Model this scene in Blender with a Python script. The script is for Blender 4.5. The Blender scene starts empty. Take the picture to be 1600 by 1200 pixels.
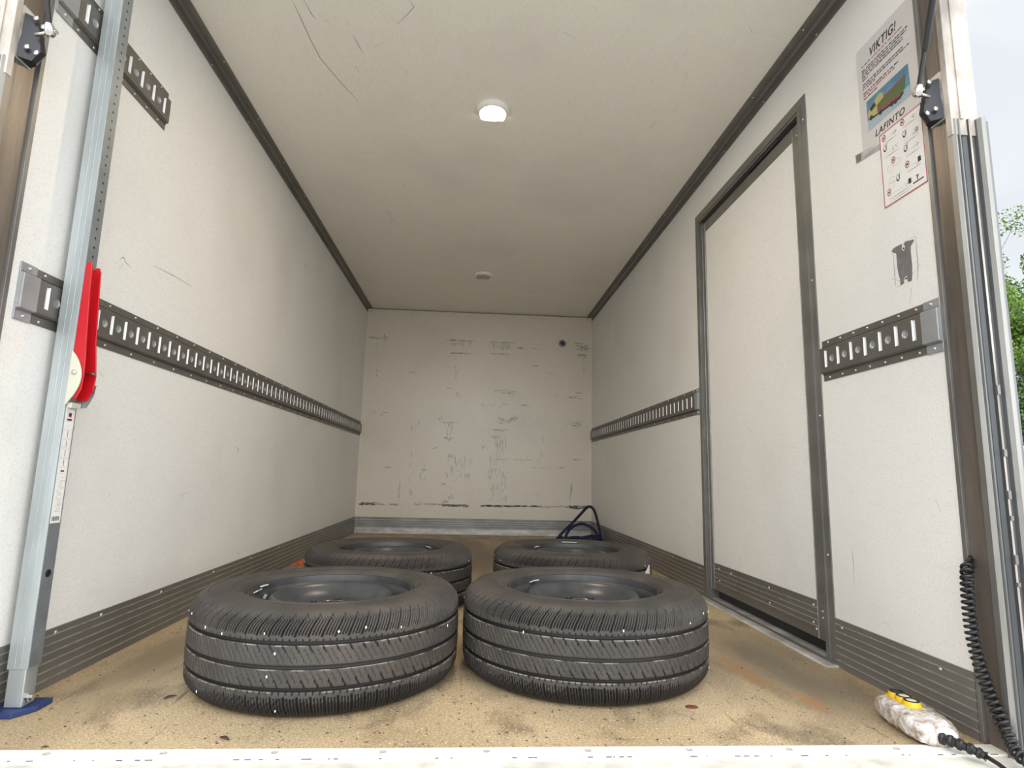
import bpy, math, random
import numpy as np
from mathutils import Vector, Matrix, Euler
random.seed(7)
S = bpy.context.scene
COL = S.collection
PI = math.pi

# ------------------------------------------------------------------ camera
XL, XR, H, L = -1.0186, 1.1082, 2.0572, 5.3802      # inside of the cargo box
YFL, YFR = 1.2917, 1.2746                           # where the side panels end at the rear opening
cam_d = bpy.data.cameras.new('camera'); cam = bpy.data.objects.new('camera', cam_d); COL.objects.link(cam)
cam_d.sensor_fit = 'HORIZONTAL'; cam_d.sensor_width = 36.0; cam_d.lens = 911.093 / 1600 * 36.0
cam_d.clip_start = 0.02; cam_d.clip_end = 500
fw = Vector((0.06467193, 0.98599262, 0.15374035)); rt = Vector((0.99731536, -0.06916442, 0.02404899)); up = Vector((-0.03434548, -0.15177232, 0.98781858))
m = Matrix((rt, up, -fw)).transposed().to_4x4(); m.translation = Vector((0, 0, 0.5405))
cam.matrix_world = m
S.camera = cam

# ------------------------------------------------------------------ world, light, exposure
W = bpy.data.worlds.new('overcast_sky'); S.world = W; W.use_nodes = True
nt = W.node_tree; nt.nodes.clear()
wo = nt.nodes.new('ShaderNodeOutputWorld'); bg = nt.nodes.new('ShaderNodeBackground')
tc = nt.nodes.new('ShaderNodeTexCoord'); nz = nt.nodes.new('ShaderNodeTexNoise'); cr = nt.nodes.new('ShaderNodeValToRGB')
nz.inputs['Scale'].default_value = 2.2; nz.inputs['Detail'].default_value = 5
cr.color_ramp.elements[0].position = 0.35; cr.color_ramp.elements[0].color = (0.74, 0.78, 0.83, 1)
cr.color_ramp.elements[1].position = 0.62; cr.color_ramp.elements[1].color = (0.97, 0.985, 1.0, 1)
nt.links.new(tc.outputs['Generated'], nz.inputs['Vector']); nt.links.new(nz.outputs['Fac'], cr.inputs['Fac'])
nt.links.new(cr.outputs['Color'], bg.inputs['Color'])
# the cloud cover is thinner and brighter towards the hidden sun, behind the viewer's right shoulder
dv = nt.nodes.new('ShaderNodeVectorMath'); dv.operation = 'DOT_PRODUCT'; nm = nt.nodes.new('ShaderNodeVectorMath'); nm.operation = 'NORMALIZE'
nt.links.new(tc.outputs['Generated'], nm.inputs[0]); nt.links.new(nm.outputs[0], dv.inputs[0]); dv.inputs[1].default_value = Vector((.16, -.88, .36)).normalized()
mr = nt.nodes.new('ShaderNodeMapRange'); mr.interpolation_type = 'SMOOTHSTEP'
mr.inputs['From Min'].default_value = -.05; mr.inputs['From Max'].default_value = .95; mr.inputs['To Min'].default_value = 1.08; mr.inputs['To Max'].default_value = 3.9
nt.links.new(dv.outputs['Value'], mr.inputs['Value']); nt.links.new(mr.outputs[0], bg.inputs['Strength'])
nt.links.new(bg.outputs[0], wo.inputs[0])
S.view_settings.view_transform = 'Standard'; S.view_settings.look = 'None'
S.view_settings.gamma = 1; S.view_settings.use_curve_mapping = False
S.view_settings.exposure = 0.05
LAMP_EMIT = 60.0

# ------------------------------------------------------------------ materials
def mat(name, col, rough=.6, metal=0., noise=0., nscale=20., stretch=(1, 1, 1), bump=0., bscale=200., emit=None, spec=None, detail=6):
    M = bpy.data.materials.new(name); M.use_nodes = True
    t = M.node_tree; b = t.nodes['Principled BSDF']
    b.inputs['Base Color'].default_value = (*col, 1); b.inputs['Roughness'].default_value = rough; b.inputs['Metallic'].default_value = metal
    if spec is not None: b.inputs['Specular IOR Level'].default_value = spec
    tc = t.nodes.new('ShaderNodeTexCoord'); mp = t.nodes.new('ShaderNodeMapping'); mp.inputs['Scale'].default_value = stretch
    t.links.new(tc.outputs['Object'], mp.inputs['Vector'])
    if noise:
        n = t.nodes.new('ShaderNodeTexNoise'); n.inputs['Scale'].default_value = nscale; n.inputs['Detail'].default_value = detail
        r = t.nodes.new('ShaderNodeValToRGB')
        r.color_ramp.elements[0].position = .3; r.color_ramp.elements[1].position = .7
        r.color_ramp.elements[0].color = (*[c * (1 - noise) for c in col], 1); r.color_ramp.elements[1].color = (*[min(1, c * (1 + noise * .6)) for c in col], 1)
        t.links.new(mp.outputs[0], n.inputs['Vector']); t.links.new(n.outputs['Fac'], r.inputs['Fac']); t.links.new(r.outputs['Color'], b.inputs['Base Color'])
    if bump:
        n2 = t.nodes.new('ShaderNodeTexNoise'); n2.inputs['Scale'].default_value = bscale; n2.inputs['Detail'].default_value = 3
        bp = t.nodes.new('ShaderNodeBump'); bp.inputs['Strength'].default_value = bump; bp.inputs['Distance'].default_value = .002
        t.links.new(mp.outputs[0], n2.inputs['Vector']); t.links.new(n2.outputs['Fac'], bp.inputs['Height']); t.links.new(bp.outputs[0], b.inputs['Normal'])
    if emit:
        b.inputs['Emission Color'].default_value = (*emit[0], 1); b.inputs['Emission Strength'].default_value = emit[1]
    return M

def wall_mat(name, col, rough=.38):
    M = mat(name, col, rough, bump=.25, bscale=160)
    t = M.node_tree; b = t.nodes['Principled BSDF']; tc = t.nodes['Texture Coordinate']
    def layer(scale, lo, hi, c0, prev, det=8, st=(1, 1, 1), off=0):
        mp = t.nodes.new('ShaderNodeMapping'); mp.inputs['Scale'].default_value = st; mp.inputs['Location'].default_value = (off, off, off)
        n = t.nodes.new('ShaderNodeTexNoise'); n.inputs['Scale'].default_value = scale; n.inputs['Detail'].default_value = det
        r = t.nodes.new('ShaderNodeMapRange'); r.inputs['From Min'].default_value = lo; r.inputs['From Max'].default_value = hi
        mx = t.nodes.new('ShaderNodeMix'); mx.data_type = 'RGBA'
        t.links.new(tc.outputs['Object'], mp.inputs[0]); t.links.new(mp.outputs[0], n.inputs['Vector']); t.links.new(n.outputs['Fac'], r.inputs['Value'])
        t.links.new(r.outputs[0], mx.inputs['Factor'])
        if prev is None: mx.inputs[6].default_value = (*col, 1)
        else: t.links.new(prev, mx.inputs[6])
        mx.inputs[7].default_value = (*c0, 1)
        return mx.outputs[2]
    o = layer(1.7, .5, .95, [c * .80 for c in col], None)
    o = layer(230, .50, .80, [c * .80 for c in col], o, 2)
    o = layer(60, .58, .80, [c * .92 for c in col], o, 6, (1, .25, 1), 7)
    o = layer(9, .66, .74, [c * .90 for c in col], o, 10, (1, .35, 1), 3)
    t.links.new(o, b.inputs['Base Color'])
    return M

M = {}
M['wall'] = wall_mat('white laminate wall', (.82, .812, .785))
M['ceil'] = wall_mat('off white laminate ceiling', (.94, .905, .82), .3)
M['back'] = wall_mat('scuffed white laminate', (.76, .70, .585), .28)
M['scuff'] = mat('grey scuff', (.33, .31, .28), .8)
M['scuff_dark'] = mat('black rubber scuff', (.07, .055, .045), .8)
M['scuff_soft'] = mat('pale scuff', (.46, .435, .39), .7)
M['alu'] = mat('dull aluminium', (.235, .23, .215), .42, .55, .25, 6, (1, .3, 1), .12, 90)
M['alu_ridge'] = mat('rubbed aluminium ridge', (.38, .37, .35), .4, .5, .3, 30)
M['alu_dark'] = mat('dark aluminium trim', (.22, .21, .19), .42, .5, .15, 10)
M['alu_pale'] = mat('pale worn aluminium', (.62, .61, .58), .45, .35, .4, 9, (1, 1, 4))
M['rail'] = mat('grey steel rail', (.15, .14, .125), .45, .35, .15, 14)
M['rail_cap'] = mat('light grey rail end cap', (.36, .37, .38), .4, .4, .12, 14)
M['rail_lip'] = mat('glint white slot lip', (.92, .92, .90), .4)  # far slot lip only; its sky glint painted in as white
M['rivet'] = mat('bright rivet', (.62, .61, .58), .3, .8)
M['steel'] = mat('brushed stainless post', (.22, .19, .165), .42, .6, .45, 5, (3, 3, .35), .15, 60)
M['galv'] = mat('galvanised steel', (.46, .50, .51), .42, .55, .25, 22, (1, 1, .15))
M['galv_dark'] = mat('blue grey galvanised steel', (.27, .30, .32), .45, .5, .2, 14)
M['column'] = mat('anodised aluminium column', (.165, .17, .172), .38, .6, .2, 12, (1, 1, .2))
M['column_light'] = mat('rubbed aluminium column', (.38, .375, .35), .4, .4, .25, 12, (1, 1, .2))
M['column_dark'] = mat('grey aluminium channel', (.08, .084, .086), .42, .5, .2, 12, (1, 1, .2))
M['portal'] = mat('weathered white paint', (.56, .50, .44), .5, 0, .55, 14, (1, 1, .5), detail=9)
M['sill'] = mat('scratched cream sill', (.88, .86, .78), .5, .05, .12, 22, (1, 2, 1))
M['platform'] = mat('cream platform', (.74, .72, .64), .55, .05, .25, 18)
M['red'] = mat('red lacquer', (.50, .006, .012), .35)
M['cream'] = mat('cream plated cheek', (.62, .62, .50), .4, .2)
M['blue'] = mat('blue plastic', (.022, .042, .14), .45)
M['black'] = mat('black plastic', (.012, .012, .014), .38)
M['black_metal'] = mat('black lacquered metal', (.03, .03, .034), .33, .3)
M['chrome'] = mat('chromed metal', (.75, .73, .70), .18, 1.)
M['rope'] = mat('navy blue rope', (.008, .014, .045), .8, bump=.5, bscale=400)
M['orange'] = mat('orange plastic', (.72, .10, .025), .5)
M['dirt'] = mat('dark dirt', (.055, .035, .025), .9)
M['paper'] = mat('white paper label', (.80, .79, .77), .5)
M['poster'] = mat('greyish white poster foil', (.60, .57, .56), .38)
M['ink'] = mat('black ink', (.03, .028, .035), .6)
M['ink_grey'] = mat('grey ink', (.16, .15, .16), .6)
M['ink_pale'] = mat('pale grey ink', (.42, .42, .43), .6)
M['ink_red'] = mat('red ink', (.42, .05, .06), .6)
M['sky_print'] = mat('printed blue', (.10, .27, .40), .4, 0, .35, 9)
M['pale_print'] = mat('printed pale blue', (.34, .44, .50), .4, 0, .2, 9)
M['green_print'] = mat('printed green', (.06, .12, .035), .4)
M['red_print'] = mat('printed red', (.24, .045, .035), .4)
M['yellow_print'] = mat('printed pale yellow', (.42, .37, .15), .4)
M['yellow'] = mat('yellow rubber', (.78, .50, .01), .45)
M['button'] = mat('pale button', (.72, .66, .46), .4)
M['rim'] = mat('black lacquered steel rim', (.045, .046, .048), .42, .15, .35, 30)
M['speck'] = mat('white stone speck', (.85, .84, .80), .6)
M['residue'] = mat('grey adhesive residue', (.17, .165, .165), .7, 0, .18, 60)
M['lamp_glow'] = mat('glowing lamp lens', (1, .9, .75), .4, emit=((1.0, .83, .58), LAMP_EMIT))
M['lamp_off'] = mat('unlit lamp lens', (.42, .38, .33), .3)
M['lamp_ring'] = mat('white lamp housing', (.86, .82, .76), .35)
M['bark'] = mat('bark', (.30, .27, .23), .9, 0, .4, 8)
M['leaf_a'] = mat('fresh green leaf', (.16, .27, .035), .6)
M['leaf_b'] = mat('mid green leaf', (.075, .15, .025), .6)
M['leaf_c'] = mat('dark green leaf', (.022, .05, .014), .6)
M['asphalt'] = mat('pale gravel yard', (.50, .49, .46), .9, 0, .3, 40)
M['car_white'] = mat('white car paint', (.80, .80, .80), .25)
M['car_glass'] = mat('dark car glass', (.02, .022, .025), .08)
M['rubber'] = mat('tyre rubber', (.03, .03, .03), .8)

M['disc'] = mat('black painted steel disc', (.060, .063, .068), .33, .2, .25, 25)
def wrap_mat():
    Mx = mat('crinkled dirty plastic wrap', (.70, .66, .62), .3, 0, .35, 16, (1, 1, 1), 1.0, 38)
    b = Mx.node_tree.nodes['Principled BSDF']; b.inputs['Coat Weight'].default_value = .5; b.inputs['Coat Roughness'].default_value = .15
    for n in Mx.node_tree.nodes:
        if n.type == 'BUMP': n.inputs['Distance'].default_value = .012
    t = Mx.node_tree
    n = t.nodes.new('ShaderNodeTexNoise'); n.inputs['Scale'].default_value = 30; n.inputs['Detail'].default_value = 12; n.inputs['Roughness'].default_value = .7; n.inputs['Distortion'].default_value = .5
    tc = t.nodes['Texture Coordinate']; r = t.nodes.new('ShaderNodeValToRGB'); e = r.color_ramp.elements
    e[0].position = .36; e[0].color = (.20, .15, .11, 1); e[1].position = .58; e[1].color = (.70, .67, .66, 1)
    x = e.new(.45); x.color = (.44, .37, .31, 1)
    t.links.new(tc.outputs['Object'], n.inputs['Vector']); t.links.new(n.outputs['Fac'], r.inputs['Fac']); t.links.new(r.outputs['Color'], b.inputs['Base Color'])
    return Mx
M['wrap'] = wrap_mat()

def tyre_mat():
    Mx = mat('dusty tyre rubber', (.06, .055, .05), .62, bump=.35, bscale=120)
    t = Mx.node_tree; b = t.nodes['Principled BSDF']; tc = t.nodes['Texture Coordinate']
    sep = t.nodes.new('ShaderNodeSeparateXYZ'); t.links.new(tc.outputs['Object'], sep.inputs[0])
    def noise(scale, det=6):
        n = t.nodes.new('ShaderNodeTexNoise'); n.inputs['Scale'].default_value = scale; n.inputs['Detail'].default_value = det
        t.links.new(tc.outputs['Object'], n.inputs['Vector']); return n.outputs['Fac']
    def math_(op, a, bb, c=None):
        n = t.nodes.new('ShaderNodeMath'); n.operation = op
        for i, v in enumerate((a, bb, c)):
            if v is None: continue
            if isinstance(v, (int, float)): n.inputs[i].default_value = v
            else: t.links.new(v, n.inputs[i])
        return n.outputs[0]
    def mix(f, a, bb):
        n = t.nodes.new('ShaderNodeMix'); n.data_type = 'RGBA'; t.links.new(f, n.inputs[0])
        for i, v in ((6, a), (7, bb)):
            if isinstance(v, tuple): n.inputs[i].default_value = (*v, 1)
            else: t.links.new(v, n.inputs[i])
        return n.outputs[2]
    z = sep.outputs['Z']
    def ramp(v, a, bb):
        n = t.nodes.new('ShaderNodeMapRange'); n.inputs['From Min'].default_value = a; n.inputs['From Max'].default_value = bb; t.links.new(v, n.inputs['Value']); return n.outputs[0]
    base = mix(ramp(noise(14, 9), .35, .7), (.038, .034, .030), (.060, .052, .045))
    base = mix(ramp(noise(3.5, 5), .52, .7), base, (.074, .061, .049))
    # unworn black rubber along the lower shoulder, ragged edge
    zz = math_('MULTIPLY_ADD', noise(16, 6), .045, math_('SUBTRACT', z, .0225))
    base = mix(ramp(zz, .047, .043), base, (.017, .015, .015))
    # dust line on the edge below each circumferential groove
    for g in (.1575, .1075, .0615):
        d = math_('ABSOLUTE', math_('SUBTRACT', z, g), 0)
        k = math_('MULTIPLY', ramp(d, .0016, .0006), ramp(noise(30, 5), .46, .56))
        base = mix(k, base, (.22, .20, .175))
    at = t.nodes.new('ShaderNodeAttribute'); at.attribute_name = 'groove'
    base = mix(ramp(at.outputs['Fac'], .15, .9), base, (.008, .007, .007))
    t.links.new(base, b.inputs['Base Color'])
    return Mx
M['tyre'] = tyre_mat()

def floor_mat():
    Mx = mat('worn plywood floor', (.36, .27, .17), .55, bump=.3, bscale=90)
    t = Mx.node_tree; b = t.nodes['Principled BSDF']; tc = t.nodes['Texture Coordinate']
    def noise(scale, det=6, st=(1, 1, 1), dist=0):
        mp = t.nodes.new('ShaderNodeMapping'); mp.inputs['Scale'].default_value = st; t.links.new(tc.outputs['Object'], mp.inputs[0])
        n = t.nodes.new('ShaderNodeTexNoise'); n.inputs['Scale'].default_value = scale; n.inputs['Detail'].default_value = det; n.inputs['Distortion'].default_value = dist
        t.links.new(mp.outputs[0], n.inputs['Vector']); return n.outputs['Fac']
    def ramp(v, a, bb):
        n = t.nodes.new('ShaderNodeMapRange'); n.inputs['From Min'].default_value = a; n.inputs['From Max'].default_value = bb; t.links.new(v, n.inputs['Value']); return n.outputs[0]
    def mix(f, a, bb):
        n = t.nodes.new('ShaderNodeMix'); n.data_type = 'RGBA'; t.links.new(f, n.inputs[0])
        for i, v in ((6, a), (7, bb)):
            if isinstance(v, tuple): n.inputs[i].default_value = (*v, 1)
            else: t.links.new(v, n.inputs[i])
        return n.outputs[2]
    o = mix(ramp(noise(2.2, 6), .35, .65), (.42, .315, .18), (.58, .45, .275))
    o = mix(ramp(noise(7, 9, (1, .6, 1), .5), .52, .68), o, (.21, .155, .095))
    o = mix(ramp(noise(230, 4), .50, .66), o, (.27, .19, .105))
    o = mix(ramp(noise(170, 4, (1.2, 1, 1)), .56, .70), o, (.80, .66, .45))
    o = mix(ramp(noise(70, 5, (1, .7, 1)), .62, .72), o, (.13, .09, .05))
    o = mix(ramp(noise(34, 4, (1.6, .12, 1)), .64, .74), o, (.17, .12, .07))
    # soft floor blobs, among them rust streaks beside the right front tyre
    def blob(cx, cy, sx, sy, rz, th0, th1, col, o, ns=10):
        mp = t.nodes.new('ShaderNodeMapping'); mp.vector_type = 'TEXTURE'
        mp.inputs['Location'].default_value = (cx, cy, 0); mp.inputs['Rotation'].default_value = (0, 0, rz); mp.inputs['Scale'].default_value = (sx, sy, 1)
        t.links.new(tc.outputs['Object'], mp.inputs[0])
        ln = t.nodes.new('ShaderNodeVectorMath'); ln.operation = 'LENGTH'; t.links.new(mp.outputs[0], ln.inputs[0])
        ad = t.nodes.new('ShaderNodeMath'); ad.operation = 'MULTIPLY_ADD'; t.links.new(noise(ns, 8, (1, .3, 1)), ad.inputs[0]); ad.inputs[1].default_value = 1.6; t.links.new(ln.outputs['Value'], ad.inputs[2])
        return mix(ramp(ad.outputs[0], th1, th0), o, col)
    o = blob(.92, 1.75, .19, .46, .0, .9, 2.3, (.19, .155, .105), o, 6)  # weaker light on the right side toned into the floor colour
    o = blob(.1, 3.9, .9, 1.6, .0, .9, 1.9, (.17, .125, .075), o, 4)  # floor darkened toward the rear, painting in the daylight falloff
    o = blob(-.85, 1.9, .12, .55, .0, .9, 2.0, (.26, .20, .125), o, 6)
    o = blob(.80, 1.72, .05, .22, .12, .85, 1.75, (.34, .19, .085), o)
    o = blob(.86, 1.50, .035, .10, .2, .8, 1.7, (.36, .19, .08), o)
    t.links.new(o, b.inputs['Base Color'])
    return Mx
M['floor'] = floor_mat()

# ------------------------------------------------------------------ mesh helpers
class MB:
    def __init__(s): s.v = []; s.f = []; s.m = []
    def add(s, vs, fs, mi=0):
        o = len(s.v); s.v += [tuple(v) for v in vs]; s.f += [tuple(i + o for i in f) for f in fs]; s.m += [mi] * len(fs)
    def box(s, x0, x1, y0, y1, z0, z1, mi=0):
        vs = [(x, y, z) for z in (z0, z1) for y in (y0, y1) for x in (x0, x1)]
        s.add(vs, [(0, 2, 3, 1), (4, 5, 7, 6), (0, 1, 5, 4), (2, 6, 7, 3), (0, 4, 6, 2), (1, 3, 7, 5)], mi)
    def quad(s, a, b, c, d, mi=0): s.add([a, b, c, d], [(0, 1, 2, 3)], mi)
    def prism(s, poly, frm, to, fn, mi=0):
        """poly: list of 2D points; fn(u,v,w) -> xyz"""
        n = len(poly); vs = [fn(u, v, frm) for u, v in poly] + [fn(u, v, to) for u, v in poly]
        fs = [(i, (i + 1) % n, n + (i + 1) % n, n + i) for i in range(n)] + [tuple(range(n))[::-1], tuple(range(n, 2 * n))]
        s.add(vs, fs, mi)
    def strip(s, pts, frm, to, fn, mis=0):
        """open profile extruded"""
        for i in range(len(pts) - 1):
            a, b = pts[i], pts[i + 1]; mi = mis[i] if isinstance(mis, (list, tuple)) else mis
            s.quad(fn(*a, frm), fn(*b, frm), fn(*b, to), fn(*a, to), mi)
    def tube(s, path, r, n=10, mi=0, caps=True):
        P = [Vector(p) for p in path]; R = r if isinstance(r, (list, tuple)) else [r] * len(P)
        rings = []; up0 = None
        for i, p in enumerate(P):
            t = (P[min(i + 1, len(P) - 1)] - P[max(i - 1, 0)]).normalized()
            if up0 is None:
                up0 = t.orthogonal().normalized()
            up0 = (up0 - t * up0.dot(t)).normalized(); sd = t.cross(up0)
            rings.append([p + (up0 * math.cos(2 * PI * k / n) + sd * math.sin(2 * PI * k / n)) * R[i] for k in range(n)])
        vs = [v for rg in rings for v in rg]
        fs = [(i * n + k, i * n + (k + 1) % n, (i + 1) * n + (k + 1) % n, (i + 1) * n + k) for i in range(len(P) - 1) for k in range(n)]
        if caps: fs += [tuple(range(n))[::-1], tuple(range((len(P) - 1) * n, len(P) * n))]
        s.add(vs, fs, mi)
    def lathe(s, prof, n=32, fn=lambda x, y, z: (x, y, z), mi=0, closed=False):
        vs = []; k = len(prof)
        for j in range(n):
            a = 2 * PI * j / n
            for r, z in prof: vs.append(fn(r * math.cos(a), r * math.sin(a), z))
        fs = []
        for j in range(n):
            j2 = (j + 1) % n
            for i in range(k if closed else k - 1):
                i2 = (i + 1) % k
                fs.append((j * k + i, j2 * k + i, j2 * k + i2, j * k + i2))
        s.add(vs, fs, mi)
    def build(s, name, mats, parent=None, smooth=None, bevel=0., loc=None):
        me = bpy.data.meshes.new(name); me.from_pydata(s.v, [], s.f)
        if not isinstance(mats, (list, tuple)): mats = [mats]
        for k in mats: me.materials.append(M[k] if isinstance(k, str) else k)
        me.polygons.foreach_set('material_index', s.m)
        me.update()
        if smooth is not None:
            me.polygons.foreach_set('use_smooth', [True] * len(me.polygons))
            if smooth < 180: me.set_sharp_from_angle(angle=math.radians(smooth))
        o = bpy.data.objects.new(name, me); COL.objects.link(o)
        if parent: o.parent = parent
        if loc: o.location = loc
        if bevel:
            b = o.modifiers.new('bevel', 'BEVEL'); b.width = bevel; b.segments = 2; b.limit_method = 'ANGLE'; b.angle_limit = math.radians(50)
        return o
def tag(o, label=None, cat=None, group=None, kind=None):
    for k, v in (('label', label), ('category', cat), ('group', group), ('kind', kind)):
        if v: o[k] = v
    return o
def empty(name, loc=(0, 0, 0), rz=0, **k):
    o = bpy.data.objects.new(name, None); COL.objects.link(o); o.location = loc; o.rotation_euler = (0, 0, rz); o.empty_display_size = .05
    return tag(o, **k)
def struct(o): o['kind'] = 'structure'; return o
def copy_tree(o, parent=None):
    c = o.copy(); COL.objects.link(c); c.parent = parent
    for ch in list(o.children): copy_tree(ch, c)
    return c

def ribbon(mb, pts, w, fn, mi):
    """thin worn line lying on a surface; fn(u,v)->xyz"""
    n = len(pts)
    for i in range(n - 1):
        a = Vector(pts[i]); b = Vector(pts[i + 1]); d = (b - a)
        if d.length < 1e-6: continue
        p = Vector((-d.y, d.x)).normalized()
        w0 = w * (.35 if i == 0 else 1); w1 = w * (.3 if i == n - 2 else 1)
        mb.quad(fn(*(a + p * w0 / 2)), fn(*(b + p * w1 / 2)), fn(*(b - p * w1 / 2)), fn(*(a - p * w0 / 2)), mi)

def rivets(parent, pts, nrm, r=.0042, name='rivet', mk='rivet'):
    """one small dome each, shared mesh"""
    mb = MB(); prof = [(r, 0), (r * .95, r * .35), (r * .6, r * .65), (0.0001, r * .75)]
    mb.lathe(prof, 10)
    proto = mb.build(name, mk, parent, 180)
    q = Vector((0, 0, 1)).rotation_difference(Vector(nrm)).to_euler()
    for i, p in enumerate(pts):
        o = proto if i == 0 else proto.copy()
        if i: COL.objects.link(o)
        o.parent = parent; o.location = p; o.rotation_euler = q
        o.location -= parent.location if parent else Vector()

# ------------------------------------------------------------------ room shell
T = .05
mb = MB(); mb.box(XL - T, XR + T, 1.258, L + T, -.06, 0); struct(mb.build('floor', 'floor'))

def wallR(u, v, w=0): return (XR - w, u, v)      # u = y, v = z, w = towards the inside
def wallL(u, v, w=0): return (XL + w, u, v)
def backW(u, v, w=0): return (u, L - w, v)
def ceilW(u, v, w=0): return (u, v, H - w)

MC = [[(-.636,1.74),(-.631,1.815),(-.625,1.915),(-.614,2.005),(-.588,2.083),(-.555,2.171),(-.52,2.252)],[(-.598,1.736),(-.589,1.794),(-.58,1.816)],[(-.554,1.816),(-.534,1.823)],[(-.469,1.875),(-.46,1.912),(-.45,1.969)],[(-.402,1.931),(-.358,1.895)],[(-.256,1.703),(-.24,1.728),(-.265,1.763),(-.307,1.812)],[(-.491,2.034),(-.48,2.08)],[(-.854,2.242),(-.822,2.246)],[(-.241,2.338),(-.221,2.368)],[(-.593,2.29),(-.559,2.291)],[(.252,4.226),(.31,4.29)],[(.302,4.381),(.295,4.491)],[(-.606,2.647),(-.504,2.653)],[(-.176,2.932),(-.135,2.942)],[(.265,1.791),(.314,1.816)],[(.883,1.702),(.912,1.734)],[(.359,2.627),(.368,2.608)],[(.276,2.238),(.283,2.255)],[(-.39,2.479),(-.334,2.494)]]
ML = [[(1.657,1.119),(1.676,1.132),(1.688,1.121),(1.721,1.115)],[(1.677,1.113),(1.663,1.089)],[(1.83,1.163),(1.948,1.173),(2.083,1.177)],[(4.13,1.783),(4.181,1.751)],[(3.518,.733),(3.577,.806)],[(2.606,.631),(2.644,.622),(2.619,.607)],[(1.904,.724),(1.919,.707)],[(2.296,.54),(2.301,.564)],[(1.758,.617),(1.765,.613)],[(2.685,1.222),(2.711,1.214)],[(3.914,1.215),(3.96,1.19)],[(1.636,.792),(1.656,.777)],[(2.157,.439),(2.23,.452)],[(1.749,.463),(1.757,.455)],[(2.406,.467),(2.436,.486)],[(2.928,.456),(3.0,.49)]]
MR = [[(5.011,1.464),(4.986,1.419)],[(3.149,.644),(3.101,.595)],[(4.251,1.797),(4.214,1.746)],[(4.203,1.418),(4.185,1.376)],[(3.093,.4),(3.066,.368)],[(3.03,.338),(2.926,.296)],[(1.671,.351),(1.668,.323),(1.67,.25)],[(1.559,.177),(1.535,.174)],[(1.427,.159),(1.422,.15)],[(1.416,1.152),(1.418,1.091),(1.417,1.06)],[(1.336,1.165),(1.336,1.11),(1.336,1.081),(1.343,1.051)],[(1.433,1.087),(1.393,1.064)],[(1.359,1.07),(1.328,1.089)],[(1.364,1.038),(1.373,.998)],[(1.344,.507),(1.332,.478)],[(5.225,1.234),(5.1,1.21)],[(1.352,1.166),(1.336,1.165)],[(1.415,1.056),(1.4,1.055)],[(1.36,1.095),(1.37,1.06)]]
MD = [[(2.437,1.024),(2.426,1.0)],[(2.588,.7),(2.549,.67)],[(2.303,1.095),(2.288,1.07)],[(1.917,.611),(1.896,.593)],[(2.43,.227),(2.403,.205)],[(2.184,.58),(2.175,.568)],[(2.048,1.149),(2.031,1.132)],[(2.308,.749),(2.276,.733)]]
def fleck(mb, fn, u0, u1, v0, v1, n, rnd, lo=.004, hi=.02, w=.0018):
    for _ in range(n):
        u = rnd.uniform(u0, u1); v = rnd.uniform(v0, v1); a = rnd.gauss(PI / 2, .8); l = rnd.uniform(lo, hi)
        ribbon(mb, [(u, v), (u + math.cos(a) * l, v + math.sin(a) * l)], w, fn, 2)
rnd = random.Random(3)
# left wall
mb = MB(); mb.box(XL - T, XL, YFL - .0, L + T, -.06, H + T)
for p in ML: ribbon(mb, p, .0028, lambda u, v: wallL(u, v, .0004), 1)
fleck(mb, lambda u, v: wallL(u, v, .0004), 1.5, 5.2, .2, 1.9, 60, rnd)
struct(mb.build('wall_left', ['wall', 'scuff', 'scuff_soft']))
# right wall in three pieces of one sheet around the door opening
DY0, DY1, DZ = 1.768, 2.766, 1.868
mb = MB()
mb.box(XR, XR + T, YFR, DY0 + .02, -.06, H + T); mb.box(XR, XR + T, DY1 - .02, L + T, -.06, H + T)
mb.box(XR, XR + T, DY0 + .02, DY1 - .02, DZ - .02, H + T); mb.box(XR, XR + T, DY0 + .02, DY1 - .02, -.06, 0)
for p in MR: ribbon(mb, p, .0022, lambda u, v: wallR(u, v, .0004), 1)
fleck(mb, lambda u, v: wallR(u, v, .0004), 2.85, 5.2, .2, 1.9, 50, rnd)
fleck(mb, lambda u, v: wallR(u, v, .0004), 1.3, 1.74, .2, .8, 8, rnd, .003, .01)
struct(mb.build('wall_right', ['wall', 'scuff', 'scuff_soft']))
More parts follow.
